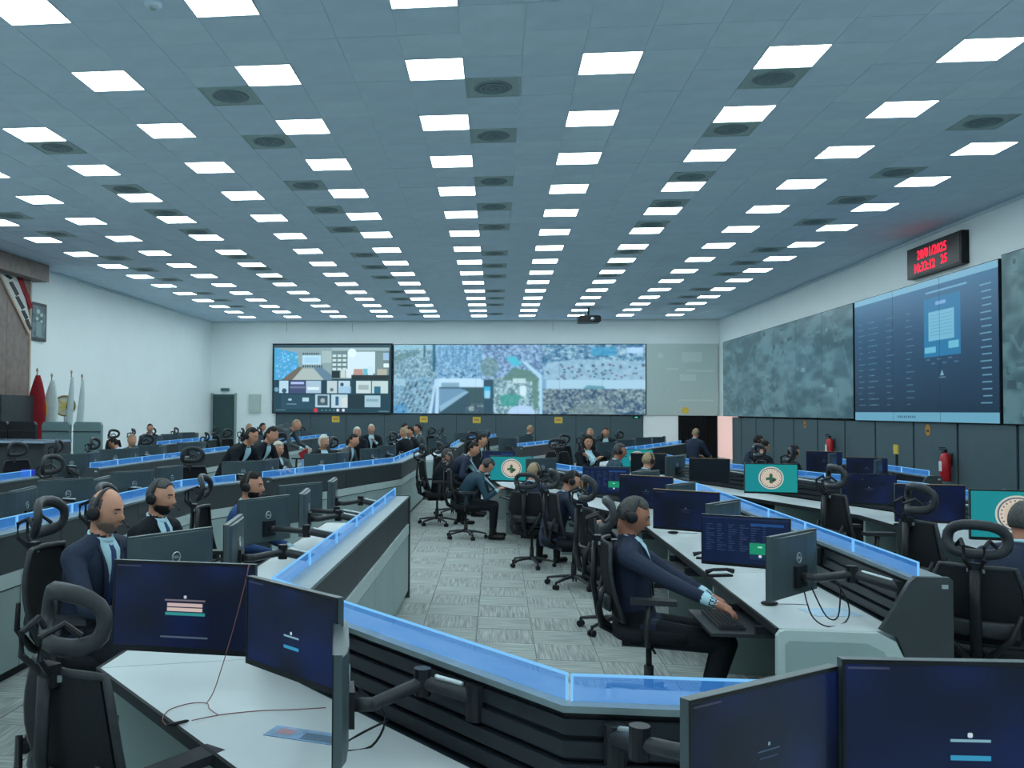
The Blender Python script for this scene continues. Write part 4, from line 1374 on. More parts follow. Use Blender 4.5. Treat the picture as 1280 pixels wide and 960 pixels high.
bm_ = MB()
NU, NV = 9, 10
vs = [backpos(-.94 + 1.88 * i / (NU - 1), j / (NV - 1), o_) for o_ in (0, -.010) for j in range(NV) for i in range(NU)]
N1 = NU * NV
fs = []
for j in range(NV - 1):
    for i in range(NU - 1):
        a_ = j * NU + i
        fs.append((a_, a_ + 1, a_ + NU + 1, a_ + NU))
        fs.append((N1 + a_, N1 + a_ + NU, N1 + a_ + NU + 1, N1 + a_ + 1))
me_back = bm_.add(vs, fs).mesh('backrest', M_MESH, True)
fr = MB()
loop = [backpos(-1, v / 8) for v in range(9)] + [backpos(u / 4, 1.0) for u in (-3, -1.5, 0, 1.5, 3)] + [backpos(1, 1 - v / 8) for v in range(9)] + [backpos(-u / 4, 0) for u in (-3, -1.5, 0, 1.5, 3)]
me_frame = fr.tube(loop, [(.016, .014)] * len(loop), 7, closed=True, up=(0, 1, 0)).mesh('back_frame', M_BLK2, True)
sp = MB()
for sx in (-1, 1):
    sp.tube([(sx * .03, -.16, .44), (sx * .06, -.28, .50), (sx * .17, -.30, .62), (sx * .215, -.27, .76)], [.022, .022, .016, .012], 8)
sp.tube([(0, -.05, .43), (0, -.2, .44), (0, -.30, .55), (0, -.33, .75), (0, -.32, 1.0)], [(.04, .02)] * 2 + [(.03, .018)] * 3, 8)
me_spine = sp.mesh('back_support', M_BLK, True)
lb = []
for i in range(9):
    u = -1 + i / 4
    lb.append((u * .20, -.285 + .055 * u * u, .66))
me_lumb = MB().tube(lb, [(.018, .05)] * 9, 8, up=(0, 0, 1)).mesh('lumbar_pad', M_BLK2, True)
se = MB()
NX = 9
pts = []
for z_, g in ((.445, .94), (.47, 1.0), (.50, .99), (.515, .93)):
    for j in range(24):
        q = 2 * PI * j / 24
        x = .25 * g * math.copysign(abs(math.cos(q)) ** .55, math.cos(q))
        y = .02 + .24 * g * math.copysign(abs(math.sin(q)) ** .6, math.sin(q))
        pts.append((x, y, z_ - (.02 * max(0, (y - .15) / .1))))
fs = [(k * 24 + j, k * 24 + (j + 1) % 24, (k + 1) * 24 + (j + 1) % 24, (k + 1) * 24 + j) for k in range(3) for j in range(24)] + [tuple(range(24))[::-1], tuple(range(72, 96))]
me_seat = se.add(pts, fs).mesh('seat', M_FAB, True)
me_mech = MB().box(-.10, .10, -.16, .12, .39, .445).tube([(.1, 0, .41), (.26, .02, .40)], .008, 6).mesh('mechanism', M_BLK)
me_col = MB().tube([(0, 0, .09), (0, 0, .26)], [.03, .03], 10).tube([(0, 0, .26), (0, 0, .39)], [.018, .018], 10).mesh('gas_column', M_BLK2, True)
st_ = MB()
me_cast = []
for k in range(5):
    a_ = 2 * PI * k / 5 + .3
    c_, s_ = math.cos(a_), math.sin(a_)
    st_.tube([(c_ * .02, s_ * .02, .115), (c_ * .16, s_ * .16, .10), (c_ * .30, s_ * .30, .075)], [(.028, .02), (.022, .016), (.016, .012)], 7)
    cb = MB()
    x, y = c_ * .30, s_ * .30
    for sd_ in (-.016, .016):
        ox, oy = -s_ * sd_, c_ * sd_
        cb.tube([(x + ox - (-s_) * .009, y + oy - c_ * .009, .028), (x + ox + (-s_) * .009, y + oy + c_ * .009, .028)], [.028, .028], 12)
    cb.tube([(x, y, .03), (x, y, .075)], [.014, .010], 7)
    me_cast.append(cb.mesh('caster', M_BLK))
st_.tube([(0, 0, .09), (0, 0, .13)], [.045, .04], 12)
me_star = st_.mesh('star_base', M_BLK2)
arms = []
for sx in (-1, 1):
    a1 = MB().box(sx * .28 - .045, sx * .28 + .045, -.12, .14, .685, .715).mesh('arm_pad', M_BLK2)
    a2 = MB().tube([(sx * .12, -.02, .43), (sx * .26, -.02, .45), (sx * .29, -.03, .52), (sx * .28, -.01, .69)], [(.03, .014), (.03, .016), (.026, .016), (.03, .02)], 8, up=(0, 1, 0)).mesh('arm_post', M_BLK2, True)
    arms.append((a1, a2))


def chair(x, y, heading, scale, label, ring_on=True, z=0.):
    t = thing('office_chair', label, 'chair', (x, y, z), R_(heading - 90), 'black mesh office chairs', scale)
    link('seat', me_seat, t)
    b = link('backrest', me_back, t)
    link('lumbar_pad', me_lumb, b)
    link('back_frame', me_frame, t)
    link('back_support', me_spine, t)
    h = link('headrest', me_ring, t)
    link('headrest_stem', me_stem, h)
    link('clip', me_clip, h)
    link('mechanism', me_mech, t)
    link('gas_column', me_col, t)
    s_ = link('star_base', me_star, t)
    for c in me_cast:
        link('caster', c, s_)
    for a1, a2 in arms:
        p = link('armrest', a2, t)
        link('arm_pad', a1, p)
    return t


chair(-1.21, 2.96, 60, .98, 'empty office chair in the lower left corner, its ring headrest by the white desk')
chair(-2.19, 4.78, 0, 1.03, 'tall office chair of the bald man')
chair(-2.30, 5.78, 5, 1.03, 'office chair of the bearded man in the dark suit')
chair(-2.10, 7.2, 5, 1.0, 'office chair of the bearded man in the bright blue jacket')
chair(.93, 5.78, -6, 1.0, 'office chair of the man with his hand on the keyboard')
chair(.98, 7.75, 10, 1.0, 'empty office chair beyond the nearest man at the aisle console')
chair(.80, 9.65, 12, .95, 'office chair of the man with the yellow cup')
chair(.42, 10.85, 68, .86, 'office chair of the sandy haired man')
chair(-.42, 13.1, 5, .95, 'office chair of the stooping man in teal')
chair(-.92, 14.55, 15, 1.0, 'office chair behind the stooping man, at the aisle')
chair(-.75, 15.9, 20, 1.0, 'office chair behind the leaning man in the dark suit')
chair(2.76, 5.62, 58, .95, 'large office chair of the man at the right photo edge')
chair(3.25, 7.05, 10, 1.02, 'empty office chair left of the right edge emblem monitor')
chair(3.35, 8.95, 8, 1.04, 'empty office chair before the dark blue monitor on the right')
for c in CH:
    chair(*c)
    PLACED.append(c[:2])
EXTRA = [(-4.35, 9.9, 150, 'black chair turned toward the camera above the blue glass'), (-3.0, 16.4, 20, 'chair beside the two pale haired people'),
         (-6.7, 14.6, 100, 'chair by the sandy person at the far left'), (-4.6, 19.6, 60, 'dark chair between the far left consoles'),
         (1.2, 18.5, 90, 'dark chair behind the woman with clasped arms'),
         (5.0, 13.6, 40, 'dark chair in front of the right wall console'),
         (-6.4, 20.6, 30, 'dark chair before the small console, far left'), (-8.9, 25.5, 0, 'chair farthest left under the white wall'), (-7.0, 27.5, 10, 'chair in front of the green door'),
         (-8.2, 27.0, 45, 'chair left of the green door'), (-6.2, 29.2, 80, 'chair right of the green door, farthest back'), (-9.3, 22.0, 60, 'chair at the foot of the left wall')]
for x, y, h_, lab in EXTRA:
    if min(math.hypot(x - q[0], y - q[1]) for q in PLACED) < .75:
        continue
    chair(x, y, h_, 1.0, lab)
# ------------------------------------------------------------------ people
def head_point(th, ph):
    """th 0 (crown) .. pi (neck), ph azimuth, 0 = face direction (+Y); returns a point in head space (metres)"""
    dx, dy, dz = math.sin(th) * math.sin(ph), math.sin(th) * math.cos(ph), math.cos(th)
    x, y, z = .077 * dx, .097 * dy, .118 * dz
    if z < 0:
        k = -z / .118
        x *= 1 - .30 * k * k
        y *= 1 - (.05 if dy > 0 else .42) * k
    if dy > 0:
        y *= 1 - .10 * abs(dx) ** 2

    def g(cx, cz, sx, sz):
        return math.exp(-((x - cx) / sx) ** 2 - ((z - cz) / sz) ** 2) if dy > 0 else 0.
    y += .026 * g(0, -.018, .011, .016) + .012 * g(0, .004, .008, .022)        # nose
    y -= .010 * (g(.030, .012, .016, .011) + g(-.030, .012, .016, .011))       # eye sockets
    y += .006 * g(0, .034, .045, .009)                                         # brow
    y += .007 * g(0, -.055, .020, .007) - .004 * g(0, -.045, .02, .004)        # mouth
    y += .010 * g(0, -.088, .022, .016)                                        # chin
    return Vector((x, y, z))


def head_mesh(mb, M, nt=26, npn=36):
    vs, fs = [head_point(0.001, 0)], []
    for i in range(1, nt):
        for j in range(npn):
            vs.append(head_point(PI * i / nt, 2 * PI * j / npn))
    vs.append(head_point(PI - .001, 0))
    for j in range(npn):
        fs.append((0, 1 + (j + 1) % npn, 1 + j))
        e = len(vs) - 1
        a0 = 1 + (nt - 2) * npn
        fs.append((e, a0 + j, a0 + (j + 1) % npn))
    for i in range(nt - 2):
        for j in range(npn):
            a0 = 1 + i * npn
            fs.append((a0 + j, a0 + (j + 1) % npn, a0 + npn + (j + 1) % npn, a0 + npn + j))
    mb.add(vs, fs, M)
    for s in (-1, 1):
        mb.ball((s * .078, -.008, -.004), (.010, .020, .032), 8, 7, M)
    return mb


def patch(M, keep, off, rough=0., nt=26, npn=36, seed=1):
    """shell over a region of the head"""
    rr = random.Random(seed)
    idx, vs, fs = {}, [], []
    grid = {}
    for i in range(0, nt + 1):
        for j in range(npn):
            th, ph = PI * min(max(i, .02), nt - .02) / nt, 2 * PI * j / npn
            p = head_point(th, ph)
            grid[(i, j)] = (p, keep(p, th, ph))
    quads = []
    for i in range(nt):
        for j in range(npn):
            c = [(i, j), (i, (j + 1) % npn), (i + 1, (j + 1) % npn), (i + 1, j)]
            if all(grid[q][1] for q in c):
                quads.append(c)
    if not quads:
        return None
    mb = MB()
    inner = {}
    edge = {}
    for c in quads:
        for a, b in zip(c, c[1:] + c[:1]):
            edge[(a, b)] = True
    for c in quads:
        for q in c:
            if q not in idx:
                p = grid[q][0]
                n = p.normalized()
                border = False
                idx[q] = len(vs)
                vs.append(p + n * (off + rr.uniform(-rough, rough)))
                inner[q] = None
    base = len(vs)
    for q in list(idx):
        inner[q] = len(vs)
        vs.append(grid[q][0] - grid[q][0].normalized() * .006)
    for c in quads:
        fs.append(tuple(idx[q] for q in c))
    for (a, b) in edge:
        if (b, a) not in edge:
            fs.append((idx[a], inner[a], inner[b], idx[b]))
    mb.add(vs, fs, M)
    return mb


def ik(a, b, l1, l2, hint):
    a, b = Vector(a), Vector(b)
    d = b - a
    L = min(d.length, (l1 + l2) * .999)
    u = d.normalized()
    b = a + u * L
    c = (l1 * l1 - l2 * l2 + L * L) / (2 * L)
    h = math.sqrt(max(0, l1 * l1 - c * c))
    hv = Vector(hint)
    hv = (hv - u * hv.dot(u)).normalized()
    return a + u * c + hv * h, b


PEOPLE = []


def person(label, x, y, heading, suit, trousers=M_TROU, skin=M_SKIN, hair='short', hairm=M_HAIRB, beard=None, lean=8, curve=10, stand=False, pelvis=None, hands=None, head_yaw=0, head_pitch=0,
           headset=None, scale=1., vox=.013, shirt=M_SHIRT, tie=None, feet=None, knees=None, z=0., collar=True, female=False, side=0.):
    PEOPLE.append(dict(locals()))


def build_person(P):
    """returns body source meshes in local space: +Y forward"""
    parts = []          # (MB, material)
    pz = P['pelvis'] if P['pelvis'] is not None else (.95 if P['stand'] else .565)
    pel = Vector((0, -.06, pz))
    l1, l2 = R_(P['lean']), R_(P['lean'] + P['curve'])
    l3 = R_(P['lean'] + P['curve'] * 1.6)
    sd = R_(P['side'])
    dirv = lambda a: Vector((math.sin(sd), math.sin(a), math.cos(a))).normalized()
    waist = pel + dirv(l1) * .17
    chest = waist + dirv(l2) * .17
    top = chest + dirv(l3) * .15
    neck = top + dirv(l3 * .8) * .045
    sw = .17 if P['female'] else .198
    spine = [pel - Vector((0, 0, .09)), pel, waist, chest, (chest + top) / 2, top, top + dirv(l3) * .03]
    rad = [(.13, .11), (.165, .125), (.150, .118), (.185, .130), (.185, .120), (.140, .095), (.07, .07)]
    tor = MB().tube(spine, rad, 20, up=(0, 1, 0))
    # tube's a axis = t x up : up=(0,1,0) gives a along x
    for s in (-1, 1):
        tor.limb(top + Vector((s * .04, 0, .0)), top + Vector((s * (sw - .01), 0, -.042)), .066, .066, 12)
        tor.limb(chest + Vector((s * .07, 0, 0)), top + Vector((s * (sw - .03), 0, -.06)), .09, .065, 12)
    # jacket collar standing round the back of the neck
    tor.tube([top + Vector((.076 * math.sin(a), .012 - .070 * math.cos(a), .022 + .018 * math.cos(a))) for a in [R_(-125 + 250 * q / 14) for q in range(15)]], [(.014, .024)] * 15, 8)
    parts.append((tor, P['suit']))
    # head frame
    hp = dirv(l3)
    hc = neck + Vector((0, .02, 0)) + Vector((0, math.sin(l3 * .5), math.cos(l3 * .5))) * .135
    MH = Matrix.Translation(hc) @ Matrix.Rotation(R_(-P['head_yaw']), 4, 'Z') @ Matrix.Rotation(R_(-P['head_pitch']) - l3 * .35, 4, 'X')
    nk = MB().limb(top, MH @ Vector((0, -.018, -.07)), .056, .052, 12)
    parts.append((nk, P['skin']))
    hd = head_mesh(MB(), MH)
    parts.append((hd, P['skin']))
    # arms
    hands = P['hands'] or [(-.16, .36, .70), (.16, .36, .70)]
    for s, h in zip((-1, 1), hands):
        sh = top + Vector((s * sw, 0, -.05))
        el, wr_ = ik(sh, Vector(h), .28, .25, (s * .8, -.25, -1.0))
        parts.append((MB().limb(sh, el, .060, .046, 12).limb(el, wr_, .047, .034, 12), P['suit']))
        u = (wr_ - el).normalized()
        cuff = wr_ + u * .012
        parts.append((MB().limb(wr_, cuff, .031, .030, 10), P['shirt']))
        # hand: palm, four curled fingers, thumb
        hm = MB()
        side = Vector((u.y, -u.x, 0)).normalized()
        if side.length < .1:
            side = Vector((1, 0, 0))
        dn = u.cross(side).normalized()
        if dn.z > 0:
            dn = -dn
        pc = wr_ + u * .035
        hm.limb(pc, wr_ + u * .095, .024, .026, 10)
        for k in range(4):
            o = side * ((k - 1.5) * .019)
            ln = (.072, .082, .078, .062)[k] * .55
            b0 = wr_ + u * .09 + o
            b1 = b0 + (u + dn * .18).normalized() * ln
            b2 = b1 + (u + dn * .95).normalized() * ln * .7
            hm.limb(b0, b1, .0092, .0085, 8)
            hm.limb(b1, b2, .0085, .0072, 8)
        tb = wr_ + u * .045 - side * (s * -.022) * -1
        th = tb + (u * .6 - side * s * 1.0 + dn * .3).normalized() * .045
        hm.limb(tb, th, .012, .010, 8)
        hm.limb(th, th + (u + dn * .3).normalized() * .028, .010, .008, 8)
        parts.append((hm, P['skin']))
    # legs
    for s in (-1, 1):
        hip = pel + Vector((s * .09, .0, -.02))
        if P['stand']:
            an = Vector((s * .11, -.02 + (P['feet'] or 0), .09))
            kn = Vector((s * .10, .04 + (P['feet'] or 0) * .5, .50))
        else:
            ky = .40 if P['knees'] is None else P['knees']
            fy = .38 if P['feet'] is None else P['feet']
            kn = Vector((s * .13, ky, pz - .04))
            an = Vector((s * .14, fy, .10))
        parts.append((MB().limb(hip, kn, .092, .066, 14).limb(kn, an, .066, .047, 12), P['trousers']))
        toe = an + Vector((s * .02, .16, -.055))
        parts.append((MB().limb(an + Vector((0, -.03, -.055)), toe, .040, .036, 10).limb(an, an + Vector((0, 0, -.03)), .045, .045, 8), M_SHOE))
    return parts, MH, (pel, waist, chest, top), (l1, l2, l3)


RING_P = [(.0, 0)]
hb = MB()
hb.tube([(.092 * math.cos(a), -.012, .108 * math.sin(a) + .008) for a in [R_(-8 + 196 * k / 16) for k in range(17)]], [(.007, .011)] * 17, 7, up=(0, 1, 0))
HS_BAND = hb.mesh('band', M_BLK2, True)
HS_CUP = []
for s in (-1, 1):
    HS_CUP.append(MB().tube([(s * .078, -.010, -.008), (s * .088, -.010, -.008), (s * .105, -.010, -.008), (s * .110, -.010, -.008)], [.030, .038, .034, .02], 14, up=(0, 1, 0)).mesh('ear_cup', M_BLK, True))
HS_MIC = MB().tube([(-.10, 0, -.02), (-.10, .045, -.05), (-.075, .10, -.065), (-.04, .122, -.062)], [.004, .004, .004, .007], 6).mesh('microphone_boom', M_BLK, True)

#@@PEOPLE@@


def make_people():
    temps = []
    for P in PEOPLE:
        parts, MH, tor, ang = build_person(P)
        v, f = [], []
        kd_n = sum(len(q[0].v) for q in parts)
        kd = KDTree(kd_n)
        owner = []
        mats = []
        for mb, m in parts:
            if m not in mats:
                mats.append(m)
            b = len(v)
            for p in mb.v:
                kd.insert(p, len(owner))
                owner.append(mats.index(m))
            v += mb.v
            f += [tuple(i + b for i in q) for q in mb.f]
        kd.balance()
        me = bpy.data.meshes.new('tmp')
        me.from_pydata(v, [], f)
        o = bpy.data.objects.new('tmp', me)
        C.objects.link(o)
        r = o.modifiers.new('r', 'REMESH')
        r.mode = 'VOXEL'
        r.voxel_size = P['vox']
        sm = o.modifiers.new('s', 'SMOOTH')
        sm.factor = .5
        sm.iterations = 2 if P['vox'] > .009 else 3
        temps.append((P, o, kd, owner, mats, MH, tor, ang))
    dg = bpy.context.evaluated_depsgraph_get()
    res = []
    for P, o, kd, owner, mats, MH, tor, ang in temps:
        me = bpy.data.meshes.new_from_object(o.evaluated_get(dg), depsgraph=dg)
        me.name = 'body'
        me.materials.clear()
        for m in mats:
            me.materials.append(m)
        n = len(me.polygons)
        mi = [0] * n
        for i, p in enumerate(me.polygons):
            mi[i] = owner[kd.find(p.center)[1]]
        me.polygons.foreach_set('material_index', mi)
        me.polygons.foreach_set('use_smooth', [True] * n)
        res.append((P, me, MH, tor, ang))
    for t_ in temps:
        bpy.data.objects.remove(t_[1], do_unlink=True)
    for P, me, MH, tor, ang in res:
        T_ = thing('person', P['label'], 'person', (P['x'], P['y'], P['z']), R_(P['heading'] - 90), None, P['scale'])
        body = link('body', me, T_)
        k = P['hair']
        sd_ = len(P['label'])
        if k == 'bald':
            keep = lambda p, th, ph: p.z > -.055 and p.z < .075 and p.y < .022 and not (p.z > .05 and abs(p.x) < .05 and p.y > -.05) and not (p.z < -.0 and p.y > -.02 and abs(p.x) > .05)
            hm = patch(MH, keep, .003, .0015, seed=sd_)
        elif k == 'short':
            keep = lambda p, th, ph: (p.z > .066 or p.y < .012) and p.z > -.045 and not (p.z < .012 and p.y > -.035) and not (p.y > .066 and p.z < .080)
            hm = patch(MH, keep, .006, .0025, seed=sd_)
        elif k == 'long':
            keep = lambda p, th, ph: (p.z > .062 or p.y < .03) and not (p.y > .06 and p.z < .07)
            hm = patch(MH, keep, .020, .004, seed=sd_)
        elif k == 'cap':
            keep = lambda p, th, ph: (p.z > .045 or (p.y < .03 and p.z > -.07)) and not (p.y > .06 and p.z < .06)
            hm = patch(MH, keep, .014, .001, seed=sd_)
        else:
            hm = None
        if hm:
            hm.obj('hair', P['hairm'], T_, True)
        if P['beard']:
            keep = lambda p, th, ph: p.y > .0 and p.z < -.036 and not (abs(p.x) < .016 and -.062 < p.z < -.048)
            b = patch(MH, keep, .005, .002, seed=sd_ + 1)
            if b:
                b.obj('beard', P['beard'], T_, True)
        if P['vox'] < .014:
            eb = MB()
            for s in (-1, 1):
                eb.limb(MH @ Vector((s * .016, .093, .032)), MH @ Vector((s * .045, .083, .032)), .0045, .003, 6)
            eb.obj('eyebrows', M_HAIRB if k != 'cap' else P['hairm'], T_)
            ey = MB()
            for s in (-1, 1):
                ey.ball((s * .031, .0725, .010), (.0115, .011, .0075), 10, 7, MH)
            eo = ey.obj('eyes', M_EYE, T_, True)
            pu = MB()
            for s in (-1, 1):
                pu.ball((s * .031, .0815, .010), (.0052, .004, .0052), 8, 6, MH)
            pu.obj('irises', M_BLK, eo, True)
            MB().limb(MH @ Vector((-.018, .094, -.052)), MH @ Vector((.018, .094, -.052)), .0035, .0035, 6).obj('lips', mat('lips', srgb(150, 92, 84), .5), T_)
        # shirt front, collar and tie laid on the chest
        if P['shirt'] and P['collar']:
            pel, waist, chest, top = tor
            l1, l2, l3 = ang
            bvh = BVHTree.FromPolygons([tuple(q.co) for q in me.vertices], [tuple(q.vertices) for q in me.polygons])

            def front(xx, s_, off):
                # s_ 0 at the chest base .. 1 at the neck
                c = waist + (chest - waist) * (s_ * 2) if s_ < .5 else chest + (top - chest) * ((s_ - .5) * 2)
                fwd = Vector((0, math.cos(l3), -math.sin(l3)))
                oz = Vector((xx, 0, 0)) + c
                h = bvh.ray_cast(oz + fwd * .4, -fwd)
                if h[0] is None:
                    return oz + fwd * .13
                return h[0] + fwd * off

            def strip(rows, off):
                vs, fs = [], []
                nc = 5
                for s_, wl_, wr__ in rows:
                    for o_ in (off, off - .008):
                        for c in range(nc):
                            vs.append(front(wl_ + (wr__ - wl_) * c / (nc - 1), s_, o_))
                for r in range(len(rows) - 1):
                    a0, b0 = r * 2 * nc, (r + 1) * 2 * nc
                    for c in range(nc - 1):
                        fs.append((a0 + c, b0 + c, b0 + c + 1, a0 + c + 1))
                        fs.append((a0 + nc + c, a0 + nc + c + 1, b0 + nc + c + 1, b0 + nc + c))
                    fs.append((a0, a0 + nc, b0 + nc, b0))
                    fs.append((a0 + nc - 1, b0 + nc - 1, b0 + 2 * nc - 1, a0 + 2 * nc - 1))
                return MB().add(vs, fs)
            rows = [(.05 + .93 * i / 10, -.008 - .064 * (i / 10) ** .9, .008 + .064 * (i / 10) ** .9) for i in range(11)] + [(1.08, -.062, .062), (1.18, -.052, .052)]
            strip(rows, .005).obj('shirt_front', P['shirt'], T_, True)
            fwd = Vector((0, 1, 0))
            cb = MB()
            c0 = top + Vector((0, .012, .046))
            cb.tube([c0 + Vector((.064 * math.sin(a), .062 * math.cos(a), -.022 * math.cos(a))) for a in [2 * PI * q / 20 for q in range(20)]], [(.0055, .013)] * 20, 6, closed=True)
            cb.obj('collar', P['shirt'], T_, True)
            if P['tie']:
                rows = [(.08 + 1.04 * i / 8, -(.024 - .010 * i / 8), .024 - .010 * i / 8) for i in range(9)]
                strip(rows, .012).obj('tie', P['tie'], T_, True)
            lp = MB()
            for s in (-1, 1):
                pts = [front(s * (.016 + .066 * (i / 6) ** .9), .05 + 1.05 * i / 6, .010) for i in range(7)]
                lp.tube(pts, [(.006 + .016 * math.sin(PI * min(1, i / 5.)), .005) for i in range(7)], 6, up=(0, 1, 0))
            lp.obj('lapels', P['suit'], T_, True)
        if P['headset']:
            hsn = thing('headset', P['headset'], 'headset', (0, 0, 0))
            hsn.matrix_world = Matrix.Translation((P['x'], P['y'], P['z'])) @ Matrix.Rotation(R_(P['heading'] - 90), 4, 'Z') @ Matrix.Scale(P['scale'], 4) @ MH
            link('band', HS_BAND, hsn)
            for c in HS_CUP:
                link('ear_cup', c, hsn)
            link('microphone_boom', HS_MIC, hsn)


person('bald man in a navy suit and blue tie, wearing a headset, facing right', -2.14, 4.76, -16, M_NAVY, hair='bald', hairm=M_HAIRD, beard=M_STUB, lean=4, curve=6, head_pitch=6, head_yaw=-4, vox=.0085, tie=M_TIE,
       headset='black headset worn by the bald man', scale=1.02, hands=[(-.15, .42, .72), (.17, .40, .72)])
person('bearded man in a dark suit with a pale shirt, wearing a headset, facing right', -2.20, 5.78, -14, M_DARKS, hair='short', hairm=M_HAIRD, beard=M_HAIRB, lean=2, curve=6, head_pitch=4, vox=.009, tie=M_TIE,
       headset='black headset worn by the bearded man in the dark suit', scale=1.0)
person('bearded man in a bright blue jacket, wearing a headset, facing right', -2.0, 7.2, -8, M_BLUES, hair='short', beard=M_HAIRB, lean=4, curve=6, head_pitch=2, vox=.010, tie=M_TROU,
       headset='headset with pale band worn by the man in the bright blue jacket', scale=.97)
person('man in a dark navy suit seated at the aisle console, hand on a keyboard', .93, 5.78, -12, M_NAVY, hair='short', hairm=M_HAIRD, lean=-13, curve=8, head_pitch=22, head_yaw=-8, vox=.0075, pelvis=.50, knees=.44, feet=.34,
       headset='black headset worn by the seated man with his hand on the keyboard', scale=1.0, hands=[(-.02, .42, .66), (.36, .44, .70)], skin=M_SKIN2)
person('man with a headset raising a yellow cup at the aisle console', .62, 9.72, 10, M_NAVY, hair='short', lean=8, curve=14, head_pitch=10, vox=.012, pelvis=.52, scale=.94,
       headset='black headset worn by the man with the yellow cup', hands=[(-.05, .27, 1.05), (.15, .40, .70)])
person('sandy haired man in a dark suit, wearing a headset, seen from behind', .40, 10.88, 50, M_NAVY, hair='short', hairm=M_HAIRT, lean=4, curve=8, vox=.012, pelvis=.54, scale=.91, headset='black headset worn by the sandy haired man at the aisle')
person('man in a teal suit stooping over his hands at the aisle', -.40, 13.1, -3, M_TEALS, hair='short', hairm=M_HAIRD, lean=14, curve=22, head_pitch=34, vox=.010, pelvis=.53, scale=.95,
       headset='black headset worn by the stooping man in teal', hands=[(-.08, .44, .72), (.08, .45, .72)])
person('grey haired man behind the stooping man, head over a chair back', -.86, 14.6, 20, M_DARKS, hair='short', hairm=M_HAIRD, lean=6, curve=8, vox=.014, scale=.90)
person('man in a dark suit leaning forward beside the grey haired man', -.72, 15.9, -10, M_NAVY, hair='short', lean=24, curve=16, vox=.014, scale=1.02, pelvis=.58)
person('dark haired man beyond the stooping man, head turned right', -.45, 17.0, -5, M_DARKS, hair='short', lean=12, curve=10, vox=.015, scale=1.05)
person('man in a dark suit at the right photo edge, seen from behind', 3.0, 5.66, 55, M_NAVY, hair='short', hairm=M_HAIRD, lean=6, curve=8, head_yaw=25, vox=.010, scale=.97, skin=M_SKIN2)
person('dark suited man leaning over the console behind the bright blue jacket', -3.55, 12.0, -20, M_DARKS, hair='short', lean=26, curve=16, stand=True, vox=.013, pelvis=.92, scale=1.0, hands=[(-.15, .5, .95), (.15, .5, .95)],
       headset='dark headset of the man leaning over the console')
person('second dark suited man close behind the leaning one', -3.5, 12.9, -15, M_DARKS, hair='short', lean=24, curve=16, stand=True, vox=.014, pelvis=.90, scale=1.0, hands=[(-.15, .5, .95), (.15, .5, .95)])
person('man in a grey suit bending far forward below the conference screen', -5.3, 21.4, -8, M_GREYS, hair='short', hairm=M_HAIRT, lean=58, curve=20, stand=True, vox=.014, pelvis=1.05, scale=1.12, head_pitch=-30, hands=[(-.2, .75, .80), (.2, .75, .80)])
person('pale haired person facing the camera over a monitor, left one', -3.28, 13.6, -40, M_GREYS, hair='cap', hairm=M_HAIRW, lean=2, curve=4, vox=.012, scale=.98)
person('pale haired person facing the camera over a monitor, right one', -2.92, 15.4, -50, M_DARKS, hair='cap', hairm=M_HAIRW, lean=2, curve=4, vox=.012, scale=1.02)
person('white haired person in black standing among the monitors, left of two', -2.80, 18.4, -75, M_DARKS, hair='cap', hairm=M_HAIRW, lean=6, curve=6, stand=True, pelvis=.85, vox=.014, scale=.90, collar=False, shirt=M_DARKS)
person('white haired person in black further back with a hand at the chin', -2.75, 20.2, -80, M_DARKS, hair='short', hairm=M_HAIRW, lean=6, curve=6, stand=True, pelvis=.85, vox=.014, scale=.92, hands=[(-.1, .2, 1.2), (.2, .1, .8)])
person('dark haired person in grey leaning right beside the white haired ones', -2.85, 16.9, -10, M_GREYS, hair='short', hairm=M_HAIRB, lean=14, curve=12, vox=.014, scale=1.05)
person('person in a pale blue shirt far back below the city screen', -2.95, 28.5, 0, M_SHIRTW, hair='short', lean=8, curve=8, vox=.016, scale=1.05)
person('person with short hair at the far console, left of three together', -2.05, 21.0, 150, M_DARKS, hair='short', hairm=M_HAIRT, lean=4, curve=6, vox=.016, scale=1.05)
person('person in dark clothes at the far console, middle of three together', -2.0, 22.6, 200, M_DARKS, hair='short', lean=8, curve=6, vox=.016, scale=1.05)
person('person in pale grey at the far console, right of three together', -1.95, 23.8, 190, M_GREYS, hair='short', lean=4, curve=6, vox=.016, scale=1.08)
person('woman with a headset and clasped arms facing the camera', 1.62, 16.6, -80, M_DARKS, hair='long', hairm=M_HAIRB, lean=2, curve=4, vox=.012, scale=1.02, female=True, hands=[(.06, .26, .98), (-.06, .28, .94)],
       headset='dark headset worn by the woman with clasped arms')
person('man in a teal jacket with a headset, facing right, beyond the aisle console', 1.72, 13.9, 5, M_TEALS, hair='short', hairm=M_HAIRD, lean=6, curve=8, vox=.012, scale=1.0, headset='dark headset worn by the man in the teal jacket', skin=M_SKIN2)
person('sandy haired person with a headset behind a monitor right of the aisle', 1.98, 12.75, 30, M_GREYS, hair='short', hairm=M_HAIRT, lean=6, curve=8, vox=.012, scale=.94, headset='dark headset worn by the sandy haired person beyond the monitors')
person('person with a headset standing out against the black curtain', 4.85, 23.3, 40, M_NAVY, hair='short', hairm=M_HAIRT, lean=4, curve=6, vox=.016, scale=1.05, headset='dark headset worn by the person before the curtain')
person('dark haired person at the distant console right of the curtain', 5.15, 19.4, 10, M_NAVY, hair='short', lean=10, curve=10, vox=.015, scale=1.02, headset='dark headset worn by the person right of the curtain')
person('person with a pale headset band in front of the right wall, middle', 4.58, 16.9, 25, M_DARKS, hair='short', lean=12, curve=10, vox=.015, scale=1.0)
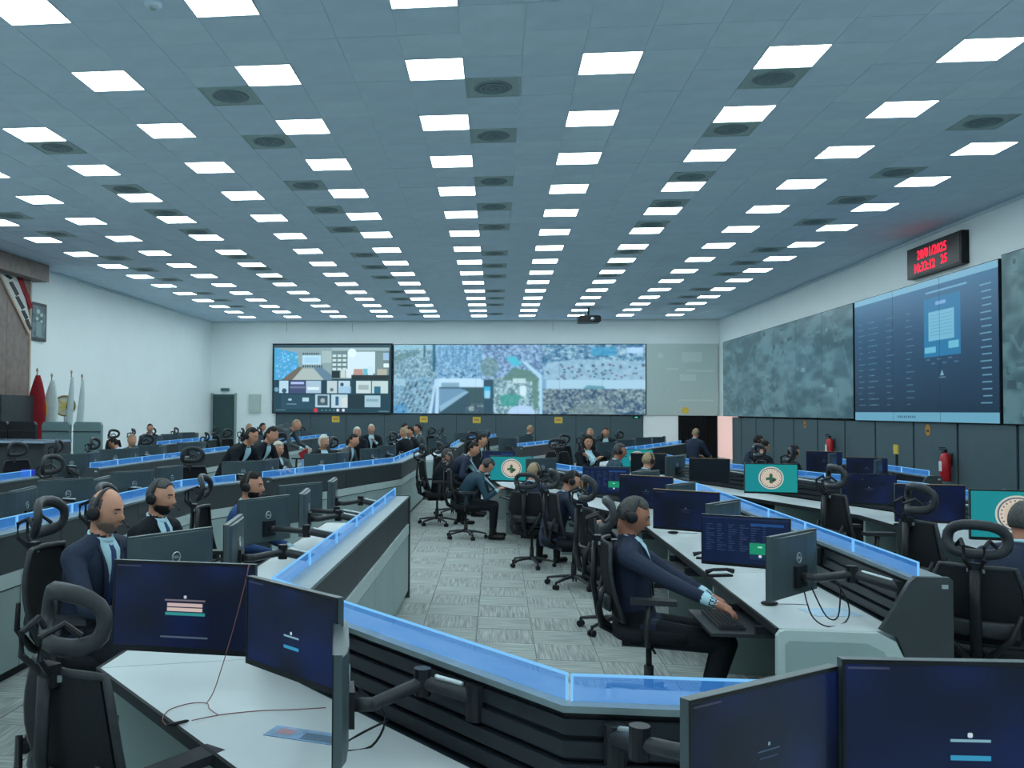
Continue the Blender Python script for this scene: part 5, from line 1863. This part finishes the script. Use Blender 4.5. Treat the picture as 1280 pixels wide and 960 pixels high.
person('person with a lit face in front of the right wall, beside the fire extinguisher', 4.55, 15.2, 15, M_DARKS, hair='short', lean=10, curve=10, vox=.015, scale=.98, headset='pale headset worn by the person beside the distant extinguisher')
person('sandy haired person far left, below the white wall', -6.75, 16.4, -50, M_GREYS, hair='short', hairm=M_HAIRT, lean=10, curve=6, vox=.015, scale=1.0)
person('person in a pale blue shirt bent over a desk far left', -7.3, 17.9, 175, M_SHIRTW, hair='short', hairm=M_HAIRB, lean=30, curve=20, vox=.015, scale=1.05)
person('seated person far back beside the green indicator', 2.3, 22.6, -120, M_DARKS, hair='short', hairm=M_HAIRT, lean=6, curve=6, vox=.016, scale=1.05)
person('person far back in black between the distant consoles', 2.75, 23.6, -100, M_DARKS, hair='short', lean=6, curve=6, vox=.016, scale=1.05)
for i, (x, y, lab) in enumerate(((-9.1, 23.4, 'distant person below the left wall, left of the green door'), (-6.9, 25.0, 'distant person in front of the green door'), (-6.95, 26.6, 'distant person right of the green door'), (.9, 26.5, 'distant person under the middle of the video wall'))):
    person(lab, x, y, -60 + i * 30, M_DARKS, hair='short', hairm=[M_HAIRB, M_HAIRT][i % 2], lean=6, curve=6, vox=.018, scale=1.05)
make_people()

# ------------------------------------------------------------------ small things
t = thing('cup', 'yellow cup held up by the man at the aisle console', 'cup', (.93, 9.80, .985))
MB().tube([(0, 0, 0), (0, 0, .09)], [.028, .038], 14).obj('body', M_CUP, t, True)
MB().tube([(.0, 0, .088), (0, 0, .094)], [.040, .040], 14).obj('rim', M_PAPER, t)


def handset(x, y, rz, lab):
    t = thing('handset', lab, 'telephone', (x, y, .7005), rz, 'dark handsets on the white desktops')
    MB().box(-.08, .08, -.03, .03, 0, .012).obj('base', M_BLK, t)
    MB().tube([(-.10, 0, .03), (-.05, 0, .045), (.05, 0, .045), (.10, 0, .03)], [(.018, .014), (.011, .009), (.011, .009), (.018, .014)], 8, up=(0, 1, 0)).obj('receiver', M_BLK2, t, True)


handset(1.50, 6.42, .3, 'dark handset on the white desktop between the table monitor and the nearest back')
handset(1.58, 7.15, -.2, 'dark handset with aerial left of the table monitor')
MB_ant = None
for x, y, lab in ((1.60, 8.6, 'small dark pad on the desktop beyond the tan edged monitor'), (1.56, 6.05 - .55, 'small dark mouse on the desktop nearest the end panel')):
    t = thing('computer_mouse', lab, 'mouse', (x, y, .7005))
    MB().ball((0, 0, .012), (.05, .03, .014), 12, 7).obj('body', M_BLK, t, True)
    MB().tube([(.05, 0, .008), (.14, .03, .004), (.22, .02, .004)], .002, 5).obj('cable', M_BLK, t)
for x, y, lab in ((3.75, 10.9, 'dark item on the emblem console desktop, left of two'), (3.95, 9.6, 'dark item on the emblem console desktop, right of two')):
    t = thing('computer_mouse', lab, 'mouse', (x, y, .7005))
    MB().ball((0, 0, .012), (.05, .03, .014), 12, 7).obj('body', M_BLK, t, True)
t = thing('pen', 'black pen-like connector at the end of the thin cable on the white desk', 'connector', (-1.10, 3.12, .708), .75)
MB().tube([(-.035, 0, 0), (-.02, 0, 0), (.035, 0, 0), (.045, 0, 0)], [.003, .006, .006, .003], 8).obj('barrel', M_BLK, t, True)
cab = MB().tube(smooth([(-1.06, 3.16, .706), (-.98, 3.24, .703), (-.86, 3.30, .703), (-.74, 3.33, .703), (-.62, 3.37, .703)]), .0018, 5)
cab.tube(smooth([(-1.13, 3.10, .706), (-1.17, 3.17, .703), (-1.18, 3.27, .703), (-1.13, 3.35, .703), (-1.07, 3.36, .703), (-1.04, 3.30, .703), (-.99, 3.24, .703)]), .0018, 5)
cab.tube(smooth([(-1.07, 3.36, .703), (-1.05, 3.40, .75), (-.99, 3.405, .95), (-.935, 3.39, 1.15), (-.925, 3.40, 1.212), (-.93, 3.45, 1.18)]), .0020, 5)
tag(cab.obj('headset_cable', mat('cable_reddish', srgb(130, 84, 80), .5), None, True), 'thin looped reddish cable on the white desk, rising over the login monitor', 'cable')
t = thing('leaflet', 'blue printed leaflet on the white desk under the edge-on monitor', 'leaflet', (-.64, 3.08, .7008), -.25)
MB().box(-.13, .13, -.05, .05, 0, .002).obj('sheet', mat('leaflet_blue', srgb(120, 156, 190), .5, var=.3, scale=14), t)
MB().box(-.10, -.04, -.02, .03, .002, .0025).obj('print', mat('leaflet_red', srgb(170, 130, 140), .5), t)
MB().box(.0, .12, -.04, .02, .002, .0025).obj('print', mat('leaflet_dark', srgb(84, 110, 134), .5), t)
t = thing('paper_sheet', 'pale blue paper on the aisle console behind the nearest monitor', 'paper', (1.84, 5.35, .7008), .2)
MB().box(-.13, .13, -.10, .10, 0, .0015).obj('sheet', mat('paper_blue', srgb(160, 190, 212), .6), t)
# slack cables under the near monitors
for nm, lab, pts in (('monitor_cable', 'black cable looping under the edge-on monitor', [(-.44, 2.9, .93), (-.36, 3.02, .80), (-.40, 3.0, .705), (-.50, 2.96, .703), (-.46, 3.1, .703), (-.36, 3.16, .74)]),
                     ('monitor_cable', 'black cable looping below the nearest monitor back on the aisle console', [(1.60, 5.05, .90), (1.62, 4.98, .76), (1.70, 4.98, .704), (1.84, 5.12, .704), (1.88, 5.2, .78), (1.80, 5.2, .93)]),
                     ('monitor_cable', 'second thinner cable beside the loop on the aisle console', [(1.66, 5.10, .88), (1.72, 5.06, .74), (1.80, 5.12, .73), (1.85, 5.22, .88)])):
    tag(MB().tube(smooth(pts), .004, 6).obj(nm, M_BLK, None, True), lab, 'cable')
# headset hanging on the lower right monitor
t = thing('headset', 'headset hanging over the top of the lower right monitor', 'headset', (1.40, 2.37, 1.10))
MB().tube([(0, .03, .04), (0, .035, .09), (0, .02, .118), (0, -.01, .125), (0, -.03, .10), (0, -.035, .04)], [(.008, .013)] * 6, 8).obj('band', M_SILVER, t, True)
MB().tube([(-.02, -.035, .0), (.0, -.035, .0), (.02, -.035, .0)], [.03, .036, .028], 14, up=(0, 1, 0)).obj('ear_cup', M_BLK, t, True)
MB().tube([(0, -.03, -.03), (.005, -.03, -.12), (.01, -.03, -.25)], .003, 6).obj('cable', MATS['cable_reddish'], t)
# desk lettering flag and bottles on the middle console
t = thing('desk_flag', 'small red and white table flag between the two pale haired people', 'flag', (-2.95, 14.3, .70))
MB().tube([(0, 0, 0), (0, 0, .52)], .006, 6).obj('pole', M_SILVER, t)
MB().prism([(0, .50), (-.16, .42), (-.10, .30), (0, .34)], 'y', -.004, .004).obj('cloth', M_REDC, t)
MB().prism([(-.10, .32), (.06, .34), (.10, .22), (-.12, .20)], 'y', -.010, -.002).obj('cloth_lower', mat('cloth_blue', srgb(120, 160, 214), .7), t)
MB().tube([(0, 0, 0), (0, 0, .02)], [.04, .03], 10).obj('base', M_BLK, t)
t = thing('bottle', 'small white bottle on the console left of the bright blue jacket', 'bottle', (-3.30, 10.55 + .9, .7))
MB().tube([(0, 0, 0), (0, 0, .02), (0, 0, .28), (0, 0, .33), (0, 0, .38)], [.035, .045, .045, .02, .02], 12).obj('body', M_PAPER, t, True)
MB().tube([(0, 0, .38), (0, 0, .41)], [.022, .022], 10).obj('cap', M_SILVER, t, True)
